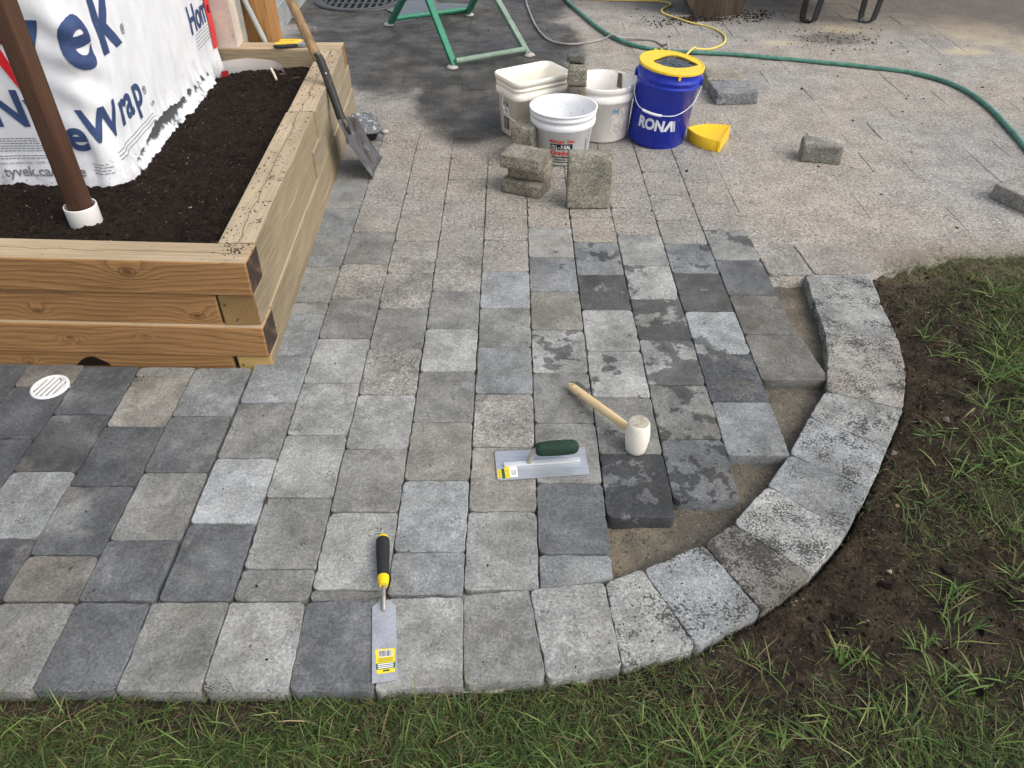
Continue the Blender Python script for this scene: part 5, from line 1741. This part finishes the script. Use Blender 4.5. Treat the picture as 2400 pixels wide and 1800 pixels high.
# margin trowel
mt = thing('margin_trowel', 'narrow margin trowel with a black and yellow grip on the bottom pavers', 'trowel', (-0.285, 0.95, 0.002))
bl_ = [(-0.2860, 0.803), (-0.2345, 0.811), (-0.2585, 0.986), (-0.2720, 1.001), (-0.2960, 1.001), (-0.3110, 0.984)]
mb = MB(); mb.prism(bl_, 0.0075, 0.0090)
ms2 = NT('grey_blade_steel', 0.5)
P = ms2.pos(); f = ms2.noise(P, 260, 3, 0.7); f2 = ms2.noise(P, 14, 4)
ms2.col(ms2.scale(ms2.mix(ms2.step(f2, 0.3, 0.7), (0.33, 0.35, 0.39), (0.43, 0.45, 0.49)), ms2.step(f, 0.2, 0.8, 0.8, 1.2)))
ms2.bsdf.inputs['Metallic'].default_value = 0.25
mb.build('blade', ms2.mat, mt)
mb = MB()
mb.tube([(-0.2838, 0.972, 0.0105), (-0.2845, 0.985, 0.014), (-0.2860, 0.999, 0.022), (-0.2880, 1.020, 0.027), (-0.2895, 1.036, 0.028)], [0.0045, 0.0058, 0.0048, 0.0044, 0.0044], 12)
mb.build('shank', plain('bare_steel_rod', (0.36, 0.33, 0.30), 0.45, metal=0.5, grime=0.08), mt)
g0, g1 = Vector((-0.2893, 1.026, 0.028)), Vector((-0.3115, 1.176, 0.019))
def seg(t0, t1, rads, mat, name):
    m_ = MB()
    k = len(rads)
    m_.tube([g0 + (g1 - g0) * (t0 + (t1 - t0) * i / (k - 1)) for i in range(k)], rads, 20)
    return m_.build(name, mat, mt)
mgy = plain('yellow_grip_plastic', (0.86, 0.60, 0.015), 0.4, var=0.04)
seg(0.0, 0.17, [0.0100, 0.0128, 0.0136], mgy, 'ferrule')
seg(0.165, 0.90, [0.0137, 0.0140, 0.0148, 0.0156, 0.0160, 0.0158], plain('black_rubber_grip', (0.022, 0.023, 0.025), 0.7, 0.3, var=0.1), 'grip')
seg(0.895, 1.0, [0.0156, 0.0150, 0.0125, 0.0060], mgy, 'end_cap')
st_ = [(-0.2790, 0.8230), (-0.2420, 0.8285), (-0.2478, 0.8830), (-0.2900, 0.8785)]
flatq(lerpq(st_, 0, 1, 0.0, 0.17), 0.0094, mylw, 'sticker', mt)
flatq(lerpq(st_, 0, 1, 0.17, 0.42), 0.0094, mdgr, 'sticker', mt)
flatq(lerpq(st_, 0, 1, 0.42, 1.0), 0.0094, mylw, 'sticker', mt)
flatq(lerpq(st_, 0.16, 0.86, 0.66, 0.94), 0.0098, MAT['white'], 'barcode', mt)
rn = random.Random(5)
x = 0.19
while x < 0.83:
    w = rn.choice([0.012, 0.02, 0.035])
    flatq(lerpq(st_, x, x + w, 0.68, 0.92), 0.0101, plain('bar', (0.05, 0.08, 0.10), 0.6) if False else MAT['black'], 'barcode_line', mt)
    x += w + rn.choice([0.02, 0.03])
for v in (0.20, 0.275, 0.35):
    flatq(lerpq(st_, 0.08, 0.92, v, v + 0.042), 0.0098, MAT['white'], 'sticker_print', mt)
for v in (0.47, 0.53, 0.59):
    flatq(lerpq(st_, 0.12, 0.88, v, v + 0.018), 0.0098, mdgr, 'sticker_print', mt)
flatq(lerpq(st_, 0.35, 0.70, 0.06, 0.13), 0.0098, mdgr, 'sticker_print', mt)

# ------------------------------------------------------------------ shovel
sh = thing('shovel', 'square mouthed shovel leaning against the planter, worn wooden handle', 'shovel', (-0.62, 3.28, 0))
mblade = NT('worn_shovel_steel', 0.42)
P = mblade.pos()
f = mblade.noise(mblade.mapv(P, scale=(9, 18, 9)), 1.0, 5, 0.65)
c = mblade.mix(mblade.step(f, 0.42, 0.66), (0.150, 0.157, 0.170), (0.080, 0.060, 0.042))
rs = mblade.noise(P, 34, 5, 0.65)
c = mblade.mix(mblade.step(rs, 0.60, 0.72, 0, 0.7), c, (0.23, 0.115, 0.045))
pl_ = mblade.noise(P, 13, 4)
c = mblade.mix(mblade.step(pl_, 0.60, 0.68, 0, 0.6), c, (0.30, 0.30, 0.30))
mblade.col(c); mblade.bsdf.inputs['Metallic'].default_value = 0.4
bA, bB = Vector((-0.622, 3.170, 0.004)), Vector((-0.612, 3.392, 0.004))      # cutting edge
tA, tB = Vector((-0.742, 3.105, 0.286)), Vector((-0.712, 3.340, 0.225))      # shoulders
NU, NVB = 14, 18
vs = []
nrm = (bB - bA).cross(tA - bA).normalized()
for j in range(NVB + 1):
    t = j / NVB
    wscale = 1.0 if t < 0.86 else 1 - 0.45 * ((t - 0.86) / 0.14) ** 2
    L0, R0 = bA.lerp(tA, t), bB.lerp(tB, t)
    mid = (L0 + R0) / 2
    for i in range(NU + 1):
        s = (i / NU - 0.5) * wscale
        p = mid + (R0 - L0) * s
        dish = 0.030 * (4 * s * s) * (0.4 + 0.6 * t) - 0.012 * math.sin(math.pi * t)
        vs.append(p + nrm * dish * -1 if nrm.x < 0 else p + nrm * dish)
fs = [(j * (NU + 1) + i, j * (NU + 1) + i + 1, (j + 1) * (NU + 1) + i + 1, (j + 1) * (NU + 1) + i) for j in range(NVB) for i in range(NU)]
mb = MB(); mb.add(vs, fs, 0, True)
ob = mb.build('blade', mblade.mat, sh)
sol = ob.modifiers.new('thickness', 'SOLIDIFY'); sol.thickness = 0.0025
mb = MB()
fp = catmull([(-0.700, 3.232, 0.185), (-0.728, 3.235, 0.245), (-0.748, 3.262, 0.297), (-0.776, 3.305, 0.372), (-0.806, 3.340, 0.455), (-0.823, 3.349, 0.485)], 5)
mb.tube(fp, [0.006, 0.010, 0.013, 0.016] + [0.0185] * (len(fp) - 4), 14)
mb.build('socket', plain('black_socket', (0.030, 0.030, 0.028), 0.55, 0.3, grime=0.22, grimecol=(0.16, 0.14, 0.10)), sh)
mb = MB()
d_ = (Vector((-0.910, 3.413, 0.675)) - Vector((-0.823, 3.349, 0.471))).normalized()
h0 = Vector((-0.817, 3.345, 0.458))
mb.tube([h0 + d_ * t for t in (0, 0.02, 0.3, 0.7, 1.05)], [0.0185, 0.0200, 0.0195, 0.0185, 0.018], 16)
mhd = NT('worn_ash_handle', 0.65)
P = mhd.pos(); f = mhd.noise(mhd.mapv(P, scale=(60, 60, 8)), 1.0, 4)
mhd.col(mhd.mix(mhd.step(f, 0.3, 0.7), (0.34, 0.225, 0.115), (0.20, 0.130, 0.066)))
mb.build('handle', mhd.mat, sh)
mb = MB(); q = h0.lerp(Vector((-0.79, 3.32, 0.41)), 0.9)
mb.lathe([(0.0, 0.002), (0.004, 0.001), (0.005, -0.002)], 10, Matrix.Translation((-0.782, 3.303, 0.418)) @ Matrix.Rotation(R(60), 4, 'Y'))
mb.build('rivet', MAT['wire'], sh)

# ------------------------------------------------------------------ pliers on the back timber
def pliers(name, label, loc, rz, c1, c2):
    t = thing(name, label, 'pliers', loc, 'pliers on the planter edge')
    Mx = Matrix.Translation(loc) @ Matrix.Rotation(rz, 4, 'Z')
    for k, (sgn, cc) in enumerate(((1, c1), (-1, c2))):
        m_ = MB()
        pts_ = [Mx @ Vector(p) for p in catmull([(-0.115, sgn * 0.014, 0.010), (-0.08, sgn * 0.020, 0.010), (-0.04, sgn * 0.016, 0.010), (0.0, sgn * 0.007, 0.010)], 4)]
        nP = len(pts_)
        m_.tube(pts_, [0.004] + [0.0088] * (nP - 2) + [0.006], 10)
        m_.build('handle', cc, t)
    m_ = MB()
    m_.prism([(0.0, 0.013), (0.0, -0.013), (0.018, -0.015), (0.055, -0.006), (0.055, 0.006), (0.018, 0.015)], 0.004, 0.016, Mx)
    m_.build('jaws', plain('plier_steel', (0.42, 0.42, 0.42), 0.4, metal=0.5, grime=0.1), t)
    return t
mpy = plain('yellow_handle_dip', (0.76, 0.50, 0.06), 0.5, var=0.15, vscale=50, grime=0.08, grimecol=(0.6, 0.45, 0.35))
mpb = plain('black_handle_dip', (0.03, 0.032, 0.035), 0.6)
pliers('pliers', 'yellow handled pliers lying on the back timber of the planter', (-1.010, 3.885, 0.3695), R(4), mpy, mpy)
pliers('pliers', 'black and yellow handled pliers lying nearest the compost', (-1.020, 3.835, 0.3695), R(6), mpy, mpb)

# ------------------------------------------------------------------ small things in the planter
mb = MB()
mb.tube([(-1.132, 3.70, 0.312), (-1.110, 3.655, 0.307), (-1.086, 3.60, 0.296)], [0.0055, 0.006, 0.0055], 8)
o = mb.build('white_stick', plain('white_stick', (0.72, 0.66, 0.54), 0.7), None)
tag(o, 'short white stick poking out of the compost', 'stick')
cs = MB()
vs, fs = [], []
pathp = [(-1.360, 3.62, 0.0), (-1.350, 3.665, 0.0), (-1.320, 3.700, 0.0), (-1.26, 3.755, 0.0), (-1.20, 3.770, 0), (-1.13, 3.765, 0), (-1.085, 3.735, 0), (-1.065, 3.70, 0)]
pathp = catmull(pathp, 5)
for i, p in enumerate(pathp):
    t = i / (len(pathp) - 1)
    lo = 0.27; hi = 0.27 + 0.085 * (0.9 - 0.55 * t) + 0.010
    for j in range(4):
        vs.append((p.x - 0.012 * (j / 3), p.y + 0.018 * j / 3, lo + (hi - lo) * j / 3))
for i in range(len(pathp) - 1):
    for j in range(3):
        fs.append((i * 4 + j, (i + 1) * 4 + j, (i + 1) * 4 + j + 1, i * 4 + j + 1))
cs.add(vs, fs, 0, True)
mcl = NT('clear_plastic_sheet', 0.25)
mcl.col((0.72, 0.70, 0.70)); mcl.bsdf.inputs['Alpha'].default_value = 0.42
o = cs.build('plastic_offcut', mcl.mat, None)
tag(o, 'curled clear plastic offcut standing in the compost corner', 'plastic')
mb = MB(); mb.box((0, 0, 0), (0.035, 0.0015, 0.034)); 
rl = mb.build('red_label', plain('dark_red_label', (0.30, 0.015, 0.02), 0.4), o); rl.location = (-1.335, 3.650, 0.300); rl.rotation_euler = (0, 0, R(40))

# ------------------------------------------------------------------ timber post, pipe and concrete step behind the planter
mfir = make_wood('fir_post', (0.40, 0.205, 0.075), (0.20, 0.085, 0.028), ring=95, wob=0.004, stain=0.35)
p6 = post_obj('timber_post', (-1.272, 4.060, 0.0), (-1.272, 4.060, 2.2), 0.186, mfir, 0, 0.006)
tag(p6, 'square fir post standing behind the planter corner', 'post')
mb = MB(); mb.tube([(-1.185, 3.945, 0.0), (-1.212, 3.945, 0.374), (-1.285, 3.945, 0.60), (-1.335, 3.945, 0.80)], 0.0125, 12)
o = mb.build('grey_pipe', plain('grey_conduit', (0.40, 0.43, 0.43), 0.5), None)
tag(o, 'thin grey conduit running up in front of the fir post', 'pipe')
mb = MB()
mb.box((-3.05, 7.2, 0.05), (3.0, 6.0, 0.20), bevel=0.006)
mcc = NT('brushed_concrete', 0.85)
P = mcc.pos(); f = mcc.noise(mcc.mapv(P, scale=(60, 5, 60), rot=(0, 0, R(20))), 1.0, 4); f2 = mcc.noise(P, 6, 5)
mcc.col(mcc.scale(mcc.mix(mcc.step(f2, 0.3, 0.7), (0.27, 0.28, 0.285), (0.36, 0.37, 0.37)), mcc.step(f, 0.3, 0.7, 0.88, 1.1)))
mcc.bump(f, 0.002)
o = mb.build('concrete_step', mcc.mat, None)
tag(o, 'low grey concrete step running back beside the wet driveway', 'step', kind='structure')

# ------------------------------------------------------------------ black tray beside the planter
bt = thing('food_tray', 'black plastic takeaway tray with a clear domed lid by the planter', 'tray', (-0.735, 3.70, 0))
Mt = Matrix.Translation((-0.742, 3.695, 0.0)) @ Matrix.Rotation(R(14), 4, 'Z')
mb = MB()
rings = [[Mt @ p for p in rrect(hx, hy, rc, z, 6)] for hx, hy, rc, z in ((0.062, 0.100, 0.025, 0.002), (0.078, 0.118, 0.03, 0.040), (0.086, 0.126, 0.032, 0.042), (0.086, 0.126, 0.032, 0.046), (0.080, 0.120, 0.03, 0.046))]
nq = len(rings[0])
mb.add([p for r_ in rings for p in r_], [(k * nq + i, k * nq + (i + 1) % nq, (k + 1) * nq + (i + 1) % nq, (k + 1) * nq + i) for k in range(4) for i in range(nq)], 0, True)
mb.build('base', plain('black_tray_plastic', (0.018, 0.018, 0.020), 0.3, 0.5), bt)
mb = MB()
rings = [[Mt @ p for p in rrect(hx, hy, rc, z, 6)] for hx, hy, rc, z in ((0.084, 0.124, 0.032, 0.047), (0.078, 0.118, 0.03, 0.049), (0.068, 0.106, 0.028, 0.066), (0.062, 0.100, 0.026, 0.068), (0.057, 0.094, 0.024, 0.065), (0.050, 0.086, 0.02, 0.064))]
mb.add([p for r_ in rings for p in r_], [(k * nq + i, k * nq + (i + 1) % nq, (k + 1) * nq + (i + 1) % nq, (k + 1) * nq + i) for k in range(5) for i in range(nq)], 0, True)
mb.add(rings[-1], [tuple(range(nq))])
mlid = NT('frosted_lid', 0.22)
P = mlid.pos(); f = mlid.noise(P, 45, 5, 0.65, 0.5)
mlid.col(mlid.mix(mlid.step(f, 0.52, 0.62), (0.13, 0.135, 0.145), (0.52, 0.53, 0.56)))
mlid.bump(f, 0.004)
mb.build('lid', mlid.mat, bt)
mb = MB()
mb.lathe([(0.0, 0.0), (0.013, 0.002), (0.017, 0.009), (0.012, 0.017), (0.0, 0.020)], 14, Matrix.Translation((-0.628, 3.700, 0.0)) @ Matrix.Diagonal((1.2, 0.9, 1, 1)))
o = mb.build('pebble', plain('pale_pebble', (0.45, 0.42, 0.40), 0.7), None)
tag(o, 'small pale round pebble beside the black tray', 'pebble')

# ------------------------------------------------------------------ green folding stand
gs = thing('saw_stand', 'green metal folding saw stand on the wet driveway', 'stand', (-0.35, 5.2, 0))
mgr = plain('green_paint', (0.030, 0.215, 0.125), 0.42, 0.4, var=0.15, vscale=20, grime=0.05, grimecol=(0.25, 0.24, 0.20))
mgg = plain('dusty_green_paint', (0.20, 0.28, 0.215), 0.6, 0.3, var=0.2, vscale=18, grime=0.06)
feet = {'A': (-0.835, 5.604), 'B': (-0.317, 5.849), 'C': (-0.343, 4.697), 'D': (0.095, 4.929)}
lean = {'A': (0.64, -0.96), 'B': (0.47, -1.03), 'C': (-0.54, 1.0), 'D': (-0.75, 0.93)}
for k in 'ABCD':
    x, y = feet[k]; lx, ly = lean[k]
    top_ = Vector((x + lx * 0.75, y + ly * 0.75, 0.76)); bot = Vector((x, y, 0.012))
    m_ = MB()
    dd = top_ - bot
    rt = dd.to_track_quat('Z', 'X').to_matrix()
    m_.box((top_ + bot) / 2, (0.030, 0.036, dd.length), rt, bevel=0.003)
    m_.build('leg', mgg if k == 'D' else mgr, gs)
    m_ = MB(); m_.lathe([(0.0, 0.016), (0.020, 0.016), (0.034, 0.006), (0.036, 0.0), (0.0, 0.0)], 20, Matrix.Translation((x + 0.012 * (1 if k in 'BD' else -1), y, 0.002)))
    m_.build('foot_cap', plain('dirty_foot_cap', (0.40, 0.39, 0.36), 0.6, grime=0.2), gs)
for a, b, mm in (('A', 'B', mgr), ('C', 'D', mgg)):
    m_ = MB()
    m_.tube([(feet[a][0] + 0.01, feet[a][1], 0.040), (feet[b][0] - 0.01, feet[b][1], 0.040)], 0.0165, 14)
    m_.build('base_rail', mm, gs)
for a, b in (('A', 'B'), ('C', 'D')):
    pa = Vector((feet[a][0] + lean[a][0] * 0.72, feet[a][1] + lean[a][1] * 0.72, 0.73)); pb = Vector((feet[b][0] + lean[b][0] * 0.72, feet[b][1] + lean[b][1] * 0.72, 0.73))
    m_ = MB(); m_.tube([pa, pb], 0.016, 12); m_.build('top_rail', mgr, gs)

# ------------------------------------------------------------------ storm drain and puddle
sd_ = thing('storm_drain', 'round dark iron storm drain grate in the wet driveway', 'drain', (-1.14, 6.27, 0))
miron = plain('wet_cast_iron', (0.055, 0.056, 0.056), 0.38, 0.5, metal=0.3, var=0.3, vscale=40, bump=0.001)
Ms = Matrix.Translation((-1.14, 6.27, 0.0))
mb = MB(); mb.lathe([(0.345, 0.0), (0.345, 0.010), (0.335, 0.014), (0.285, 0.014), (0.280, 0.010), (0.280, -0.03)], 56, Ms)
mb.build('frame', miron, sd_)
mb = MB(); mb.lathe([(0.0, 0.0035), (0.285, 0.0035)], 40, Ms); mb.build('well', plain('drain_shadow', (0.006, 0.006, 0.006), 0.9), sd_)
for y in (-0.14, 0.0, 0.14):
    hw = math.sqrt(0.283 ** 2 - y * y)
    m_ = MB(); m_.box((-1.14, 6.27 + y, 0.010), (2 * hw, 0.022, 0.008)); m_.build('cross_bar', miron, sd_)
for i in range(-5, 6):
    x = i * 0.05
    hl = math.sqrt(0.283 ** 2 - x * x)
    m_ = MB(); m_.box((-1.14 + x, 6.27, 0.0085), (0.021, 2 * hl, 0.008)); m_.build('bar', miron, sd_)
pd = MB()
poly = []
for k in range(60):
    a = 2 * math.pi * k / 60
    r_ = 1 + 0.45 * noise.noise(Vector((math.cos(a) * 1.6, math.sin(a) * 1.6, 2))) + 0.22 * noise.noise(Vector((math.cos(a) * 5, math.sin(a) * 5, 5)))
    poly.append((-0.63 + 0.27 * r_ * math.cos(a), 6.02 + 0.20 * r_ * math.sin(a)))
pd.add([(x, y, 0.0065) for x, y in poly], [tuple(range(60))])
mpd = NT('puddle_water', 0.03)
mpd.col((0.045, 0.045, 0.045)); mpd.bsdf.inputs['Specular IOR Level'].default_value = 0.6
P = mpd.pos(); mpd.bump(mpd.noise(P, 9, 3), 0.006, 0.5)
o = pd.build('puddle', mpd.mat, None)
tag(o, 'shallow puddle beside the storm drain', 'puddle', kind='structure')
mb = MB(); mb.box((-0.435, 5.885, 0.008), (0.21, 0.022, 0.012), Matrix.Rotation(R(12), 3, 'Z'), bevel=0.003)
o = mb.build('black_strip', plain('black_strip', (0.02, 0.02, 0.022), 0.5), None)
tag(o, 'short black plastic strip lying by the rear rail of the saw stand', 'strip')

# ------------------------------------------------------------------ hoses and cords
def line(name, label, cat, pts2, r_, mat, z=None, n=10):
    z = r_ + 0.002 if z is None else z
    pts3 = [(p[0], p[1], (p[2] if len(p) > 2 else z)) for p in pts2]
    m_ = MB(); m_.tube(catmull(pts3, 9), r_, n)
    o = m_.build(name, mat, None)
    return tag(o, label, cat)
mho = NT('faded_green_hose', 0.5)
P = mho.pos(); f = mho.noise(P, 26, 5, 0.65)
c = mho.mix(mho.step(f, 0.35, 0.65), (0.060, 0.185, 0.135), (0.120, 0.270, 0.210))
c = mho.mix(mho.step(mho.noise(P, 9, 5, 0.7), 0.60, 0.68, 0, 0.6), c, (0.40, 0.40, 0.28))
mho.col(c)
line('garden_hose', 'faded green garden hose curving across the driveway', 'hose',
     [(0.30, 6.9), (0.36, 6.5), (0.400, 6.242), (0.508, 5.767), (0.600, 5.429), (0.693, 5.214), (0.80, 5.07), (0.96, 4.985), (1.148, 4.947), (1.326, 4.923), (1.525, 4.862), (1.816, 4.772), (2.095, 4.675), (2.353, 4.551), (2.490, 4.33), (2.511, 4.038), (2.470, 3.70), (2.42, 3.40), (2.40, 3.1)], 0.0125, mho.mat, n=12)
line('extension_cord', 'yellow extension cord snaking towards the blue pail', 'cord',
     [(0.45, 6.29), (0.699, 6.25), (0.932, 6.227), (1.120, 6.195), (1.170, 6.117), (1.088, 5.985), (1.078, 5.875), (1.143, 5.767), (1.229, 5.636), (1.335, 5.535), (1.395, 5.389), (1.385, 5.233), (1.332, 5.120), (1.245, 5.040), (1.161, 5.000, 0.020), (1.118, 4.945, 0.040), (1.05, 4.85, 0.012), (1.0, 4.70)], 0.0062, plain('yellow_cord', (0.78, 0.60, 0.16), 0.5, var=0.08))
line('electric_cable', 'thin grey cable looping behind the cream bucket', 'cord',
     [(0.09, 6.7), (0.103, 6.242), (0.121, 5.949), (0.162, 5.552), (0.223, 5.271), (0.297, 5.165), (0.396, 5.140), (0.523, 5.195), (0.60, 5.225, 0.02), (0.650, 5.235, 0.042), (0.700, 5.244, 0.020), (0.833, 5.252), (0.918, 5.214), (0.963, 5.120), (0.97, 5.0, 0.045), (0.96, 4.85)], 0.0068, plain('grey_cord', (0.33, 0.32, 0.30), 0.6, var=0.3, vscale=9))

# ------------------------------------------------------------------ timber stump, wheelbarrow
def loft(mb, a, b, z0, z1, k=8, bulge=0.0):
    n = len(a)
    vs = []
    for j in range(k + 1):
        t = j / k
        for (x0, y0), (x1, y1) in zip(a, b):
            vs.append((x0 + (x1 - x0) * t, y0 + (y1 - y0) * t, z0 + (z1 - z0) * t))
    fs = [(j * n + i, j * n + (i + 1) % n, (j + 1) * n + (i + 1) % n, (j + 1) * n + i) for j in range(k) for i in range(n)]
    fs.append(tuple(range(k * n, (k + 1) * n)))
    mb.add(vs, fs, 0, False)
mb = MB()
a = [(1.285, 5.86), (1.30, 5.835), (1.44, 5.805), (1.47, 5.806), (1.62, 5.865), (1.645, 5.90), (1.62, 6.15), (1.36, 6.2)]
b = [(1.02, 5.92), (1.05, 5.89), (1.445, 5.81), (1.475, 5.81), (1.66, 5.870), (1.70, 5.92), (1.66, 6.25), (1.15, 6.3)]
loft(mb, a, b, -0.005, 0.34)
mst = NT('weathered_stump', 0.85)
P = mst.pos()
f = mst.noise(mst.mapv(P, scale=(30, 30, 4), rot=(0, R(25), 0)), 1.0, 5, 0.6)
f2 = mst.noise(P, 7, 4)
c = mst.mix(mst.step(f, 0.3, 0.7), (0.125, 0.092, 0.058), (0.060, 0.045, 0.031))
c = mst.mix(mst.step(f2, 0.45, 0.70, 0, 0.5), c, (0.055, 0.042, 0.034))
mst.col(c); mst.bump(f, 0.004)
o = mb.build('wooden_stump', mst.mat, None)
tag(o, 'weathered wooden stump block with soil spilled round its foot', 'stump')

wb = thing('wheelbarrow', 'black wheelbarrow standing on two U-shaped steel legs', 'wheelbarrow', (2.25, 5.7, 0))
mbk = plain('black_enamel', (0.018, 0.019, 0.022), 0.35, 0.5, var=0.2, grime=0.06, grimecol=(0.20, 0.17, 0.13))
def ustrap(px, py, parent):
    prof = [(-0.038, 0.034, 0.30), (-0.038, 0.034, 0.05), (-0.034, 0.030, 0.020), (-0.020, 0.020, 0.005), (0.0, 0.004, 0.003), (0.022, -0.014, 0.005), (0.036, -0.026, 0.022), (0.040, -0.030, 0.06), (0.050, -0.040, 0.185), (0.056, -0.045, 0.30)]
    vs = []
    wv = Vector((0.80, 0.60, 0)) * 0.030
    d_t = Vector((0.0, 0.0, 0.0))
    pr = [Vector((px + a, py + b, c)) for a, b, c in prof]
    inn = []
    ctr = Vector((px, py, 0.12))
    for p in pr:
        q = p - Vector((px, py, p.z))
        tow = Vector((-q.x, -q.y, 0))
        off = (tow.normalized() * 0.009 if tow.length > 0.015 else Vector((0, 0, 0.009)))
        inn.append(p + off)
    for p, q in zip(pr, inn):
        vs += [p - wv, p + wv, q + wv, q - wv]
    fs = []
    for i in range(len(pr) - 1):
        for k in range(4):
            fs.append((i * 4 + k, i * 4 + (k + 1) % 4, (i + 1) * 4 + (k + 1) % 4, (i + 1) * 4 + k))
    m_ = MB(); m_.add(vs, fs)
    return m_.build('leg', mbk, parent)
ustrap(2.045, 5.655, wb); ustrap(2.455, 5.670, wb)
m_ = MB(); m_.tube([(2.08, 5.628, 0.185), (2.26, 5.70, 0.215), (2.49, 5.642, 0.190)], 0.010, 8); m_.build('cross_brace', mbk, wb)
for x in (2.095, 2.502):
    m_ = MB(); m_.lathe([(0.0, 0.004), (0.007, 0.003), (0.009, 0.0)], 10, Matrix.Translation((x, 5.588, 0.185)) @ Matrix.Rotation(R(90), 4, 'X')); m_.build('bolt', plain('rusty_bolt', (0.20, 0.10, 0.05), 0.7), wb)
m_ = MB(); loft(m_, [(2.06, 5.68), (2.46, 5.68), (2.44, 6.45), (2.10, 6.45)], [(1.94, 5.52), (2.58, 5.52), (2.55, 6.75), (1.98, 6.75)], 0.31, 0.56, 4); m_.build('tray', mbk, wb)
for x in (2.02, 2.50):
    m_ = MB(); m_.tube([(x, 5.10, 0.56), (x + 0.02 * (1 if x < 2.2 else -1), 5.7, 0.30), (2.26 + (x - 2.26) * 0.3, 6.9, 0.22)], 0.017, 10); m_.build('shaft', mbk, wb)
m_ = MB(); m_.lathe([(0.10, -0.045), (0.165, -0.05), (0.19, -0.02), (0.19, 0.02), (0.165, 0.05), (0.10, 0.045), (0.10, -0.045)], 32, Matrix.Translation((2.26, 6.95, 0.192)) @ Matrix.Rotation(R(90), 4, 'Y')); m_.build('wheel', plain('tyre_rubber', (0.02, 0.02, 0.02), 0.8), wb)

# ------------------------------------------------------------------ leaf bits on the paving
bits = MB()
for x, y, L_, a in ((-0.625, 1.30, 0.030, 1.9), (-0.86, 1.545, 0.010, 0.5), (-1.03, 1.09, 0.018, 1.0), (-0.95, 1.03, 0.012, 2.0), (-0.55, 1.86, 0.012, 1.2), (0.30, 0.90, 0.010, 0.4), (0.19, 0.925, 0.014, 2.2)):
    M_ = Matrix.Translation((x, y, 0.0035)) @ Matrix.Rotation(a, 4, 'Z')
    bits.add([M_ @ Vector(p) for p in ((-L_ / 2, 0, 0), (0, L_ * 0.16, 0.003), (L_ / 2, 0, 0.001), (0, -L_ * 0.16, 0.001))], [(0, 1, 2, 3)])
o = bits.build('leaf_bits', plain('dry_leaf', (0.05, 0.04, 0.03), 0.8), None)
tag(o, 'dry leaf bits scattered on the pavers', 'leaves', kind='stuff')
print('pavers', NPAV)
